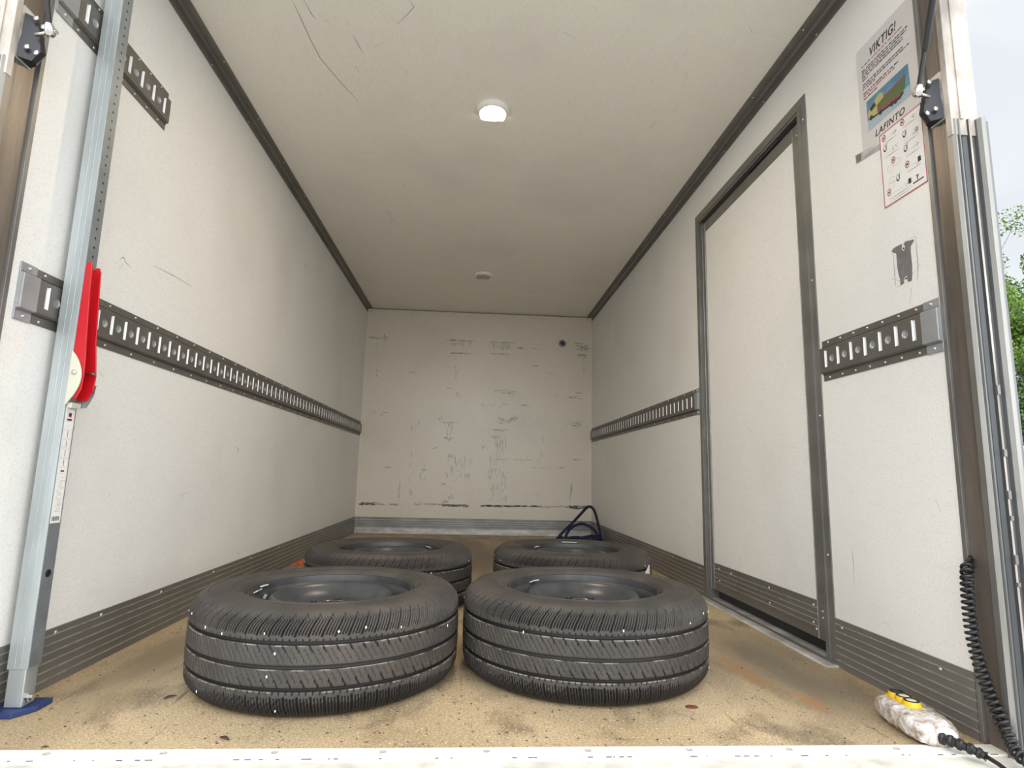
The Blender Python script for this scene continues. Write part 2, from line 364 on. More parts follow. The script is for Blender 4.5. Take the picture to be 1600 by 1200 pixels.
# back wall with its smears
SM = [(-1.0,1.78,-.84,1.759,'h',10),(-.88,1.785,-.83,1.734,'v',6),(-.95,1.729,-.81,1.649,'v',3),(-.28,1.782,-.04,1.77,'h',16),(-.24,1.757,-.04,1.711,'v',16),(-.25,1.66,-.05,1.647,'h',14),(-.18,1.641,-.16,1.356,'v',4),(.14,1.777,.34,1.77,'h',12),(.14,1.762,.23,1.711,'v',10),(.24,1.772,.33,1.698,'v',26),(.13,1.664,.32,1.659,'h',12),(.36,1.738,.57,1.712,'h',6),(.92,1.799,1.0,1.785,'h',6),(.95,1.779,1.05,1.726,'h',26),(.96,1.692,1.04,1.656,'h',10),(1.02,1.634,1.05,1.483,'v',3),(-.91,1.466,-.89,1.383,'v',4),(-.27,1.322,-.2,1.316,'h',3),(-.16,1.292,-.14,1.23,'v',4),(.17,1.325,.36,1.289,'h',10),(.33,1.309,.39,1.237,'v',6),(.77,1.271,.78,1.256,'v',2),(.85,1.288,.98,1.257,'h',8),(.94,1.319,1.0,1.311,'h',4),(.41,1.19,.47,1.175,'h',5),(.06,1.195,.31,1.161,'h',5),(-.28,1.007,-.14,.997,'h',5),(-.32,1.041,-.28,1.001,'v',3),(.22,1.064,.41,1.008,'h',16),(.34,1.068,.41,1.018,'v',10),(.14,.952,.31,.936,'h',10),(.87,1.049,.99,1.004,'h',10),(.92,.992,1.01,1.015,'h',4),(-.56,.989,-.48,.909,'v',6),(-.24,.978,-.18,.815,'v',8),(-.27,.864,-.2,.846,'h',5),(.17,.887,.23,.864,'h',4),(.2,.867,.31,.686,'v',14),(-.23,.712,-.2,.683,'h',5),(.09,.782,.12,.752,'v',3),(.16,.682,.65,.674,'h',9),(.92,.702,.99,.687,'h',4),(-.81,.585,-.75,.574,'h',5),(-.46,.569,-.42,.56,'h',3),(.16,.661,.32,.343,'v',26),(-.23,.652,0,.456,'v',16),(-.27,.45,-.22,.427,'v',4),(.63,.879,.65,.695,'v',3),(.54,.62,.82,.607,'h',4),(.91,.436,.93,.306,'v',10),(-1.0,.265,-.87,.244,'H',24),(-.87,.262,-.78,.242,'h',12),(-.73,.265,-.66,.243,'h',12),(-.51,.276,-.45,.247,'h',5),(-.45,.267,-.26,.255,'h',12),(-.26,.295,-.21,.252,'h',10),(-.26,.265,-.04,.244,'H',34),(.08,.266,.37,.248,'H',36),(.37,.268,.6,.257,'H',24),(.6,.269,.87,.25,'h',18),(.88,.274,1.06,.246,'H',40),(.17,.349,.33,.283,'v',10),(-.66,.441,-.63,.283,'v',4),(-.56,.764,-.52,.325,'v',4),(-.47,.585,-.41,.446,'v',5),(-.2,.341,-.15,.293,'v',8),(.65,1.501,.72,1.482,'h',3),(.53,1.563,.58,1.552,'h',3),(-.97,1.1,-.8,1.043,'h',5),(-.06,.535,-.02,.455,'v',6),(-.36,.77,-.32,.759,'h',3),(-.62,1.47,-.57,1.446,'h',3)]
mb = MB(); mb.box(XL, XR, L, L + T, -.06, H + T)
rnd = random.Random(11)
k = 0
for x0, z0, x1, z1, ty, n in SM:
    zz = sorted((z0, z1)); big = ty == 'H'
    for _ in range(int(n * (2.6 if big else 2.1))):
        u = rnd.uniform(x0, x1); v = rnd.uniform(*zz)
        if ty in 'hH': d = (rnd.uniform(.01, .055), rnd.gauss(0, .0015)); w = rnd.uniform(.002, .007 if big else .0045)
        else: d = (rnd.gauss(0, .002), rnd.uniform(.012, .06) * (.6 if zz[1] - zz[0] < .1 else 1.3)); w = rnd.uniform(.002, .006)
        k += 1
        off = .0003 + (k % 7) * .00004
        q = [(u, v), (u + d[0] * .5, v + d[1] * .5), (u + d[0], v + d[1])]
        q = [(min(max(a, XL + .002), XR - .002), max(b, .15)) for a, b in q]
        r_ = rnd.random()
        mi = 2 if r_ < (.8 if big else .15 if ty == 'h' else .02) else (1 if r_ < (.65 if ty == 'h' else .3) else 3)
        ribbon(mb, q, w, lambda a, b: backW(a, b, off), mi)
struct(mb.build('wall_back', ['back', 'scuff', 'scuff_dark', 'scuff_soft']))
# ceiling
mb = MB(); mb.box(XL, XR, 1.25, L, H, H + T)
for i, p in enumerate(MC): ribbon(mb, p, .0030, lambda u, v: ceilW(u, v, .0004), 2 if i == 10 else (1 if i in (0, 1, 3) else 3))
struct(mb.build('ceiling', ['ceil', 'scuff', 'scuff_dark', 'scuff_soft']))

# cove trims between walls and ceiling
def cove(name, side):
    mb = MB(); X = XL if side < 0 else XR; sg = 1 if side < 0 else -1
    fn = lambda a, b, y: (X + sg * a, y, H - b)
    y0 = YFL if side < 0 else YFR
    prof = [(0, .042), (.003, .042), (.003, .012), (.006, .010), (.009, .012), (.011, .009), (.014, .006), (.016, .003), (.044 if side < 0 else .050, .003), (.044 if side < 0 else .050, 0)]
    mb.strip(prof, y0, L, fn, [0, 0, 1, 1, 0, 1, 1, 0, 0])
    mb.add([fn(a, b, y0) for a, b in prof + [(0, 0)]], [tuple(range(len(prof) + 1))], 0)
    o = struct(mb.build(name, ['alu_dark', 'alu'], None))
    rivets(o, [(X + sg * .036, y, H - .003) for y in np.arange(1.7, 5.3, .36)], (0, 0, -1), .0035, 'screw')
    rivets(o, [(X + sg * .003, y, H - .034) for y in np.arange(1.68, 5.3, .36)], (sg, 0, 0), .0035, 'screw')
cove('trim_1', -1); cove('trim_2', 1)
mb = MB(); mb.box(XL + .004, XR - .004, L - .003, L, H - .045, H - .012); mb.box(XL + .01, XR - .01, L - .006, L, H - .012, H - .004, 1)
o = struct(mb.build('trim_3', ['back', 'alu_dark'])); rivets(o, [(x, L - .003, H - .028) for x in (-.98, -.6, -.22, .16, .54, .92, 1.07)], (0, -1, 0), .004, 'screw', 'alu_dark')

# kick plates
def kick(name, fn, u0, u1, ht, mats, rv=(), start=.020, step=.0205, rn=None, nr=6):
    mb = MB(); pts = [(0, 0), (0, .003)]; mi = [0]
    z = start
    for i in range(nr):
        pts += [(z - .0022, .003), (z - .0012, .0050), (z + .0012, .0050), (z + .0022, .003)]; mi += [0, 1, 1, 1]
        z += step
        if z > ht - .006: break
    pts += [(ht - .001, .003), (ht, .002), (ht, 0)]; mi += [0, 0, 0]
    mb.strip(pts, u0, u1, lambda v, w, u: fn(u, v, w), mi)
    mb.add([fn(u0, v, w) for v, w in pts], [tuple(range(len(pts)))], 0); mb.add([fn(u1, v, w) for v, w in pts], [tuple(range(len(pts)))], 0)
    o = struct(mb.build(name, mats, None, None))
    if rv: rivets(o, [fn(u, v, .003) for u, v in rv], rn, .0048, 'rivet')
    return o
KM = ['alu', 'alu_ridge']
kick('baseboard_left', wallL, YFL, L, .1394, KM, [(y, .127) for y in (1.60, 1.78, 2.1, 2.5, 2.9, 3.3, 3.7, 4.1, 4.5, 4.9)], rn=(1, 0, 0))
kick('baseboard_right', wallR, YFR, DY0 - .0, .1394, KM, [(1.37, .118), (1.735, .118)], rn=(-1, 0, 0))
kick('baseboard_right_rear', wallR, DY1, L, .1394, KM, [(y, .122) for y in (2.82, 3.2, 3.6, 4.0, 4.4, 4.8, 5.2)], rn=(-1, 0, 0))
kick('baseboard_back', backW, XL + .005, XR - .005, .14, ['alu', 'alu_pale'], [(x, .125) for x in (-.96, -.6, -.2, .2, .6, .98)], start=.016, rn=(0, -1, 0))
mb = MB(); mb.box(XL + .006, XR - .006, L - .010, L - .004, .0, .052); struct(mb.build('trim_4', 'alu_pale', None, None, .002))

# ------------------------------------------------------------------ side door
door = struct(empty('door_1', (XR, (DY0 + DY1) / 2, 0)))
dl = door.location
def dloc(o): o.location = -dl; return o
FW = .050
mb = MB()   # surround: profile with a small step
def surround(mb, y0, y1, z1, w, z0=0.):
    for a, b, t in ((0, w * .55, .004), (w * .55, w * .8, .008), (w * .8, w, .005)):
        mb.box(XR - t, XR + .001, y0 + a, y0 + b, z0, z1 - b)
        mb.box(XR - t, XR + .001, y1 - b, y1 - a, z0, z1 - b)
        mb.box(XR - t, XR + .001, y0 + a, y1 - a, z1 - b, z1 - a)
surround(mb, DY0, DY1, DZ, FW)
mb.box(XR, XR + .06, DY0 + .02, DY0 + FW, 0, DZ - .02); mb.box(XR, XR + .06, DY1 - FW, DY1 - .02, 0, DZ - .02); mb.box(XR, XR + .06, DY0 + .02, DY1 - .02, DZ - FW, DZ - .02)
mb.box(XR + .045, XR + .065, DY0 + FW - .001, DY0 + FW + .03, 0, DZ - FW); mb.box(XR + .045, XR + .065, DY1 - FW - .03, DY1 - FW + .001, 0, DZ - FW)
mb.box(XR + .045, XR + .065, DY0 + FW, DY1 - FW, DZ - FW - .03, DZ - FW); mb.box(XR + .044, XR + .065, DY0 + FW, DY1 - FW, -.001, .06, 1)  # black box stands in for the shaded gap under the leaf
dloc(mb.build('door_frame', ['alu', 'black'], door))
ly0, ly1, lz0, lz1, lx = DY0 + FW + .008, DY1 - FW - .006, .052, DZ - FW - .016, XR + .008
mb = MB(); mb.box(lx + .003, lx + .033, ly0 + .01, ly1 - .01, lz0 + .01, lz1 - .01)
for p in MD: ribbon(mb, p, .0022, lambda u, v: (lx + .0026, u, v), 1)
fleck(mb, lambda u, v: (lx + .0026, u, v), 1.9, 2.65, .25, 1.7, 24, rnd)
for (y, z) in ((1.99, .30), (1.985, .265), (2.17, .235), (2.28, .27), (2.42, .26)):   # small dents
    mb.lathe([(.014, 0), (.010, .0005), (.004, .0010), (.0001, .0011)], 12, lambda a, b, c, y=y, z=z: (lx + .0029 - c, y + a * .6, z + b))
dp = dloc(mb.build('door_panel', ['wall', 'scuff', 'scuff_soft'], door))
mb = MB()
LW = .047
mb.box(lx, lx + .034, ly0, ly0 + LW, lz0, lz1); mb.box(lx, lx + .034, ly1 - LW * .8, ly1, lz0, lz1)
mb.box(lx, lx + .034, ly0 + LW, ly1 - LW * .8, lz1 - LW, lz1); mb.box(lx, lx + .034, ly0 + LW, ly1 - LW * .8, lz0, lz0 + .025)
for y in (ly0 + .001, ly0 + LW - .002, ly1 - .003, ly1 - LW * .8 + .001): mb.box(lx - .0025, lx + .001, y, y + .002, lz0, lz1, 1)
fr = dloc(mb.build('leaf_frame', ['alu', 'alu_ridge'], door, None, .0012))
mb = MB(); pts = [(.075, 0), (.075, .003)]; mi = [0]
for i in range(4):
    z = .088 + i * .0185; pts += [(z - .002, .003), (z - .001, .0045), (z + .001, .0045), (z + .002, .003)]; mi += [0, 1, 1, 1]
pts += [(.168, .003), (.168, 0)]; mi += [0, 0]
mb.strip(pts, ly0 + LW, ly1 - LW * .8, lambda v, w, u: (lx + .003 - w, u, v), mi)
kp = dloc(mb.build('kick_plate', KM, door))
pv = [(1.895, .150), (1.90, .095), (1.885, .078), (2.18, .150), (2.18, .095), (2.5, .148), (2.62, .150), (2.62, .098)]
mbr = MB()
proto = None
for (y, z) in pv:
    if proto is None:
        mbr.lathe([(.0045, 0), (.004, .0018), (.0001, .003)], 10, lambda a, b, c: (-c, a, b)); proto = mbr.build('rivet', 'rivet', kp, 180); q = proto
    else: q = proto.copy(); COL.objects.link(q); q.parent = kp
    q.location = (lx, y, z)
proto = None
for (y, z) in ((ly0 + .02, 1.76), (ly0 + .02, .14), (ly0 + .02, .12), (DY0 + .015, .32), (DY0 + .015, 1.2), (DY0 + .015, 1.78), (DY0 + .015, .75)):
    if proto is None:
        mbr = MB(); mbr.lathe([(.004, 0), (.0035, .0016), (.0001, .0026)], 10, lambda a, b, c: (-c, a, b)); proto = mbr.build('screw', 'rivet', fr, 180); q = proto
    else: q = proto.copy(); COL.objects.link(q); q.parent = fr
    q.location = (lx if y > DY0 + .05 else XR - .004, y, z)
mb = MB(); mb.box(XR + .001, XR + .03, 1.96, 2.2, DZ - FW - .009, DZ - FW - .001)
dloc(mb.build('closer_rail', 'column_dark', door))
mb = MB()  # aluminium sill on the floor in front of the door
mb.prism([(XR - .042, 0), (XR - .036, .005), (XR + .05, .007), (XR + .05, 0)], 1.762, 2.762, lambda a, b, y: (a, y, b))
mb.box(XR - .012, XR - .004, 1.775, 2.75, .0068, .011, 1)
struct(mb.build('trim_5', ['alu_pale', 'alu']))

# ------------------------------------------------------------------ portal, sill, roof header
def portal(name, side):
    X = XL if side < 0 else XR; s = -1 if side < 0 else 1; yf = YFL if side < 0 else YFR
    mb = MB(); w = lambda a: X + s * a
    def bx(a0, a1, y0, y1, z0, z1, mi): x0, x1 = sorted((w(a0), w(a1))); mb.box(x0, x1, y0, y1, z0, z1, mi)
    bx(-.003, .05, yf - .010, yf + .002, 0, H + .1, 1)              # grey edge strip closing the panel
    bx(.004, .05, 1.212, yf - .010, -.25, H + .1, 0)               # steel inner face
    bx(.003, .08, 1.208, 1.214, -.25, 1.395, 0)
    bx(-.002, .066, 1.196, 1.212, 1.36, H + .1, 2)                # painted rear face above the column
    bx(.02, .028, 1.193, 1.197, 1.40, H + .1, 2)
    bx(.0035, .005, 1.225, 1.228, 1.30, H, 3)                         # folded seam
    return struct(mb.build(name, ['steel', 'alu', 'portal', 'alu_dark'], None, None, .002))
portal('trim_6', -1); portal('trim_7', 1)
mb = MB(); mb.box(XL - .06, XR + .06, 1.2, 1.29, H + .001, H + .12); mb.box(XL - .05, XR + .05, 1.29, L + .05, H + T, H + T + .03)
struct(mb.build('trim_8', 'portal', None, None, .004))
mb = MB(); mb.box(XL - .05, XR + .05, 1.214, 1.2575, -.05, .0035)
rnd = random.Random(5)
for i in range(60):
    x = rnd.uniform(XL, XR); mb.box(x, x + rnd.uniform(.002, .012), 1.2132, 1.2145, .0028, .0038, 1)
for i in range(40):
    x = rnd.uniform(XL, XR); y = rnd.uniform(1.217, 1.25); a = rnd.uniform(-.8, .8); l = rnd.uniform(.01, .03)
    ribbon(mb, [(x, y), (x + math.sin(a) * l * .6, min(1.256, y + math.cos(a) * l))], .0009, lambda u, v: (u, v, .0037), 2)
sill = struct(mb.build('trim_9', ['sill', 'dirt', 'scuff']))
proto = None
for x in (-.774, -.563, -.357, -.152, .049, .25, .456, .663, .891, 1.06, -.96):
    if proto is None:
        q = MB(); q.lathe([(.0068, 0), (.0066, .0009), (.0052, .0010), (.0046, .0002), (.0001, .0001)], 14); q = proto = q.build('screw', 'scuff_soft', sill, 60)
    else: q = proto.copy(); COL.objects.link(q); q.parent = sill
    q.location = (x, 1.240, .0036)
mb = MB(); mb.box(XL - .1, XR + .1, .72, 1.210, -.08, -.0005)
tag(mb.build('lift_platform', 'platform', None, None, .003), 'cream metal tail lift platform edge lying level outside the door sill', 'platform')

# extruded aluminium columns beside the opening
def column(side, label):
    X = XL if side < 0 else XR; s = -1 if side < 0 else 1
    e = empty('lift_column', (X, 1.2, -.3), label=label, cat='column', group='tail lift columns')
    fn = lambda a, y, z: (s * a, y - 1.2, z + .3)
    prof = [(.000, 1.215), (.000, 1.200), (.004, 1.193), (.007, 1.193), (.008, 1.200), (.012, 1.200), (.013, 1.193), (.016, 1.193), (.018, 1.198), (.026, 1.201), (.035, 1.198), (.037, 1.192), (.040, 1.190), (.043, 1.194),
            (.047, 1.200), (.055, 1.200), (.057, 1.192), (.061, 1.183), (.067, 1.180), (.073, 1.184), (.077, 1.194), (.080, 1.200), (.084, 1.197), (.090, 1.196), (.092, 1.205), (.092, 1.30), (.052, 1.30), (.052, 1.215)]
    mis = [4, 1, 4, 2, 0, 1, 0, 2, 2, 2, 2, 3, 3, 0, 0, 0, 1, 1, 1, 1, 0, 0, 0, 0, 0, 0, 0, 0]
    mb = MB(); mb.strip(prof + [prof[0]], -.3, 1.40, fn, mis)
    mb.add([fn(a, y, 1.40) for a, y in prof], [tuple(range(len(prof)))], 0)
    mb.build('extrusion', ['column', 'column_light', 'column_dark', 'portal', 'alu'], e, 35)
    rnd = random.Random(4); mb = MB()
    for i in range(26):
        z = .02 + i * .045; l = rnd.uniform(.004, .022)
        if rnd.random() < (.85 if z > .75 else .45): continue
        mb.box(*sorted((s * .0365, s * .0435)), -.0115, -.0065, z + .3, z + .3 + l)
    o = mb.build('chipped_paint', 'alu_dark' , e); o['label'] = 'dark chips along the white edge'
    return e
column(1, 'tall ribbed aluminium column right of the opening, by the coiled cable')
column(-1, 'ribbed aluminium column at the far left edge, below the white painted frame')

# raised tail door above the opening
td = struct(empty('door_2', (0.04, 1.19, H + .12)))
mb = MB(); mb.prism([(-.02, .0), (-.02, .04), (-1.0, .52), (-1.0, .48)], XL - .04, XR - .04, lambda y, z, x: (x - .0, y, z)); mb.build('door_flap', 'portal', td)

# ------------------------------------------------------------------ cargo rails
def ngon_dimple(mb, fn, cu, cv, hu, hv, r, w, dep, mi, mi2):
    corners = [math.atan2(hv, hu), PI - math.atan2(hv, hu), PI + math.atan2(hv, hu), 2 * PI - math.atan2(hv, hu)]
    ang = sorted(corners + [k * PI / 8 for k in range(16) if all(abs(k * PI / 8 - c) > .08 for c in corners)])
    n = len(ang); vs = []
    for a in ang:
        c, s = math.cos(a), math.sin(a); t = min(hu / abs(c) if abs(c) > 1e-6 else 1e9, hv / abs(s) if abs(s) > 1e-6 else 1e9)
        vs.append(fn(cu + c * t, cv + s * t, w))
    for q, d in ((1, 0), (.86, dep * .55), (.5, dep)):
        for a in ang: vs.append(fn(cu + math.cos(a) * r * q, cv + math.sin(a) * r * q, w - d))
    fs = []
    for ring in range(3): fs += [(ring * n + i, ring * n + (i + 1) % n, (ring + 1) * n + (i + 1) % n, (ring + 1) * n + i) for i in range(n)]
    mb.add(vs, fs[:n], mi); 
    o = len(mb.v) - len(vs)
    mb.f += [tuple(i + o for i in f) for f in fs[n:]] + [tuple(range(o + 3 * n, o + 4 * n))]; mb.m += [mi2] * (len(fs) - n + 1)
def rail(label, fn, nrm, y0, y1, z0, z1, s0, pitch, ns, caps, rv_pitch, dimple=True, group='slotted cargo rails on the side walls'):
    base = Vector(fn((y0 + y1) / 2, (z0 + z1) / 2, 0)); e = empty('cargo_rail', tuple(base), label=label, cat='rail')
    if group: e['group'] = group
    F = lambda u, v, w: tuple(Vector(fn(u, v, w)) - base)
    A, B = z0 + .026, z1 - .026; wf, wt = .0025, .0125; zc = (A + B) / 2 + .003; sh = .027; sw = .0065
    mb = MB()
    for z_, sg in ((z0, 1), (z1, -1)):
        pr = [(z_, 0), (z_, wf), (z_ + sg * .018, wf), (z_ + sg * .0195, .005), (z_ + sg * .021, wf), (z_ + sg * .0235, .009), (z_ + sg * .026, wt)]
        mb.strip(pr, y0, y1, lambda v, w, u: F(u, v, w), [0, 0, 0, 0, 3, 0])
    cs = [s0 + i * pitch for i in range(ns)]
    for i, c in enumerate(cs):
        mb.quad(F(c - sw, A, wt), F(c + sw, A, wt), F(c + sw, zc - sh, wt), F(c - sw, zc - sh, wt)); mb.quad(F(c - sw, zc + sh, wt), F(c + sw, zc + sh, wt), F(c + sw, B, wt), F(c - sw, B, wt))
        # lips turned into the slot; the backing board shows through
        q = [(c - sw, zc - sh), (c + sw, zc - sh), (c + sw, zc + sh), (c - sw, zc + sh)]
        qb = [(c - sw, zc - sh), (c - .001, zc - sh), (c - .001, zc + sh), (c - sw, zc + sh)]
        for k in range(4):
            mb.quad(F(*q[k], wt), F(*q[(k + 1) % 4], wt), F(*qb[(k + 1) % 4], .0012), F(*qb[k], .0012), 1 if k == 1 else 3)
        mb.quad(*[F(*p, .0012) for p in qb], 3)
        nx = cs[i + 1] - sw if i + 1 < ns else y1
        if i + 1 < ns and dimple: ngon_dimple(mb, F, (c + sw + nx) / 2, zc - .0005, (nx - c - sw) / 2, (B - A) / 2, .0125, wt, .0035, 0, 2) if False else None
        if i + 1 < ns and dimple:
            m_ = (A + B) / 2; ngon_dimple(mb, F, (c + sw + nx) / 2, m_, (nx - c - sw) / 2, (B - A) / 2, .0115, wt, .004, 0, 2)
        else: mb.quad(F(c + sw, A, wt), F(nx, A, wt), F(nx, B, wt), F(c + sw, B, wt))
    mb.quad(F(y0, A, wt), F(cs[0] - sw, A, wt), F(cs[0] - sw, B, wt), F(y0, B, wt))
    for u in (y0, y1):
        pr = [(z0, 0), (z0, wf), (z0 + .0235, wf), (A, wt), (B, wt), (z1 - .0235, wf), (z1, wf), (z1, 0)]; mb.add([F(u, v, w) for v, w in pr], [tuple(range(8))], 0)
    mb.build('rail_plate', ['rail', 'rail_lip', 'rail_cap', 'alu_dark'], e)
    for (u0, u1) in caps:
        mb = MB(); pr = [(z0 - .002, 0), (z0 - .002, .004), (z0 + .022, .004), (A - .002, .0142), (B + .002, .0142), (z1 - .022, .004), (z1 + .002, .004), (z1 + .002, 0)]
        mb.prism(pr, u0 - .0012, u1, lambda v, w, u: F(u, v, w)); mb.build('end_cap', 'rail_cap', e, None, .0015)
        c = (u0 + u1) / 2
        rivets(e, [Vector(fn(c, z, .004)) for z in (z0 + .009, z1 - .009)], nrm, .0045)
    ys = np.arange(y0 + .075, y1 - .03, rv_pitch)[:48]
    rivets(e, [Vector(fn(y, z, wf)) for y in ys for z in (z0 + .0085, z1 - .0085)], nrm, .0038)
    return e
nL, nR = (1, 0, 0), (-1, 0, 0)
rail('long grey slotted rail along the left wall, running behind the standing bar', wallL, nL, 1.317, L - .008, .8563, .9844, 1.395, .0624, 64, [(1.317, 1.366)], .1248)
rail('short grey slotted rail high on the left wall, above the red lever', wallL, nL, 1.30, 1.793, 1.602, 1.7295, 1.3855, .0622, 7, [(1.30, 1.355)], .0622)
rail('short grey slotted rail on the right wall between the side door and the rear opening', wallR, nR, 1.277, 1.752, .8563, .9844, 1.353, .0613, 7, [(1.277, 1.328)], .0613)
rail('grey slotted rail on the right wall beyond the side door, running to the back', wallR, nR, DY1 + .002, L - .008, .8563, .9844, 2.848, .0632, 40, [(DY1 + .002, DY1 + .04)], .1264, False)

# ------------------------------------------------------------------ tyres
def make_wheel():
    e = empty('car_wheel'); R, Wd = .352, .228
    prof = [(.222, .012), (.232, .006), (.25, .001), (.28, -.0005), (.305, .0), (.325, .0055), (.332, .0105), (.3375, .0155)]
    zs = np.unique(np.round(np.concatenate([np.arange(.020, .1745, .0034), np.arange(.1745, .209, .0014), np.array([.1585, .1592, .1668, .1675, .1085, .1092, .1168, .1175, .0625, .0632, .0708, .0715, .1630, .113, .067])]), 5))
    def crown(z): q = abs(z - .114) / .094; return R - .0035 * q ** 2 - .010 * max(0, q - .80) ** 2 * 20
    for z in zs: prof.append((crown(z), float(z)))
    prof += [(.3375, .2125), (.332, .2175), (.325, .2225), (.316, .2262), (.312, .2270), (.310, .2258), (.300, .2278), (.285, .2290), (.262, .2285), (.2615, .2300), (.257, .2300), (.2565, .2282), (.245, .2265), (.240, .2245), (.238, .2260), (.233, .2245), (.228, .2195), (.223, .213), (.219, .206)]
    P = np.array(prof); K = len(P); N = 1440
    th = np.arange(N) * 2 * PI / N; a = th * R
    C = 2 * PI * R
    def per(n): return C / n
    dep = np.zeros((N, K))
    for k in range(K):
        z = P[k, 1]; r = P[k, 0]
        if r < .318: continue
        d = np.zeros(N)
        def tri(q, c, hw, depth, p):      # soft edged cut centred at c, periodic in p
            x = np.abs((q - c + p / 2) % p - p / 2); return depth * np.clip((hw - x) / (hw * .45), 0, 1)
        for g in (.163, .113, .067):
            x = abs(z - g)
            if x < .0046: d = np.maximum(d, .0075 * min(1, (.0046 - x) / .0010))
        if .1745 <= z <= .2195 or .0095 <= z <= .052:
            p = per(76); dz = z - .1745
            q = a - (.22 * dz + 6.5 * dz * dz) if dz >= 0 else a + .12 * z + .009
            end = min(1, (z - .1745) / .004 + .2, (.2195 - z) / .004 + .2) if dz >= 0 else min(1, (z - .0095) / .004 + .2, (.052 - z) / .004 + .2)
            d = np.maximum(d, tri(q, 0, .0027, .0058 * end, p))
            for c_ in (.0078, .0146, .0214): d = np.maximum(d, tri(q, c_, .0017, .0038 * end, p) * (1 if (.180 < z < .213 or .014 < z < .048) else 0))
        for zlo, zhi in ((.1655, .1728), (.0572, .0645)):
            if zlo <= z <= zhi: d = np.maximum(d, tri(a, .004, .0017, .0035, per(152)))
        for zlo, zhi, zt, up_ in ((.117, .159, .144, True), (.071, .109, .085, False)):
            if zlo <= z <= zhi:
                p = per(76); q = a + (z - zlo) * .62
                if (z > zt) == up_: d = np.maximum(d, tri(q, 0, .0020, .0040, p))
                elif abs(z - zt) < .026: d = np.maximum(d, tri(q, .0012, .0013, .0024, p))
                if zlo + .007 < z < zhi - .009: d = np.maximum(d, tri(q, p * .5, .0013, .0024, p))
        dep[:, k] = d
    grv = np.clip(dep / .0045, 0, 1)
    rr = P[None, :, 0] - dep
    X = rr * np.cos(th)[:, None]; Y = rr * np.sin(th)[:, None]; Z = np.repeat(P[None, :, 1], N, 0)
    for k in range(K):      # embossed blocks and rubbed ribs round the side wall
        r, z = P[k]
        if z > .22 and .27 < r < .31:
            for a0, a1 in ((.3, .9), (2.2, 2.75), (3.6, 4.3), (5.2, 5.7)):
                Z[(th > a0) & (th < a1) & ((th * 60) % 2 < 1.3), k] += .0012
    co = np.stack([X, Y, Z], -1).reshape(-1, 3)
    i = np.arange(N)[:, None]; j = np.arange(K - 1)[None, :]; i2 = (i + 1) % N
    F = np.stack([i * K + j, i2 * K + j, i2 * K + j + 1, i * K + j + 1], -1).reshape(-1, 4)
    me = bpy.data.meshes.new('tyre'); me.vertices.add(len(co)); me.vertices.foreach_set('co', co.ravel())
    me.loops.add(F.size); me.loops.foreach_set('vertex_index', F.ravel()); me.polygons.add(len(F)); me.polygons.foreach_set('loop_start', np.arange(0, F.size, 4))
    me.materials.append(M['tyre']); me.update(calc_edges=True); me.validate()
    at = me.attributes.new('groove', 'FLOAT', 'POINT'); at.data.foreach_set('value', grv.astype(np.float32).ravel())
    me.polygons.foreach_set('use_smooth', [True] * len(me.polygons)); me.set_sharp_from_angle(angle=math.radians(38))
    ty = bpy.data.objects.new('tyre', me); COL.objects.link(ty); ty.parent = e
    rnd = random.Random(8); mb = MB()
    for t, z in ((4.02, .176), (4.20, .171), (4.52, .182), (4.98, .186), (4.60, .142), (4.56, .094), (3.98, .034), (4.62, .022), (5.4, .18), (5.9, .15), (3.5, .18), (.4, .17), (1.2, .18), (2.2, .16), (2.9, .18), (5.15, .19), (3.75, .19)):
        r = crown(z) + .0005; c, s_ = math.cos(t), math.sin(t); w = rnd.uniform(.0016, .0028); h_ = rnd.uniform(.0025, .0042)
        pts = []
        for k in range(6):
            q = k * PI / 3; pts.append((-s_ * math.cos(q) * w, math.sin(q) * h_))
        vs = [(r * c - s_ * math.cos(k * PI / 3) * w, r * s_ + c * math.cos(k * PI / 3) * w, z + math.sin(k * PI / 3) * h_) for k in range(6)] + [((r + .002) * c, (r + .002) * s_, z)]
        mb.add(vs, [(k, (k + 1) % 6, 6) for k in range(6)])
    o = mb.build('gravel_speck', 'speck', ty); o['label'] = 'white specks in the tread'; o['kind'] = 'stuff'
    # rim: flange, barrel, raised dish with vent holes
    mb = MB(); n = 144
    mb.lathe([(.222, .208), (.2225, .214), (.220, .2165), (.2165, .2155), (.2145, .208), (.213, .198), (.205, .193), (.2, .188), (.197, .16), (.190, .12), (.186, .06), (.2, .03), (.213, .02), (.221, .012)], n, mi=0)
    mb.build('rim', 'rim', e, 40)
    mb = MB(); pr = [(.1925, .145), (.186, .149), (.182, .158), (.174, .176), (.167, .192), (.161, .2005), (.1555, .2035), (.150, .2015), (.143, .194), (.134, .184), (.122, .175), (.108, .1685), (.095, .166), (.088, .1655), (.079, .170), (.068, .173), (.050, .1735), (.037, .174), (.0345, .1735), (.034, .165), (.0335, .14)]
    K = len(pr); vs = []; fs = []
    for q in range(n):
        t = 2 * PI * q / n
        for i_, (r, z) in enumerate(pr):
            bmp = 0
            if .06 < r < .10: bmp = .004 * max(0, math.cos(5 * t)) ** 2 if r > .07 else 0
            vs.append((r * math.cos(t), r * math.sin(t), z + bmp))
    for q in range(n):
        for i_ in range(K - 1):
            hole = i_ in (2, 3) and (q % 18) in (6, 7, 8, 9, 10, 11)
            bolt = pr[i_][0] <= .0785 and pr[i_][0] >= .066 and False
            if hole: continue
            q2 = (q + 1) % n; fs.append((q * K + i_, q2 * K + i_, q2 * K + i_ + 1, q * K + i_ + 1))
    mb.add(vs, fs); di = mb.build('wheel_disc', 'disc', e, 40); sm = di.modifiers.new('thick', 'SOLIDIFY'); sm.thickness = .004; sm.offset = -1
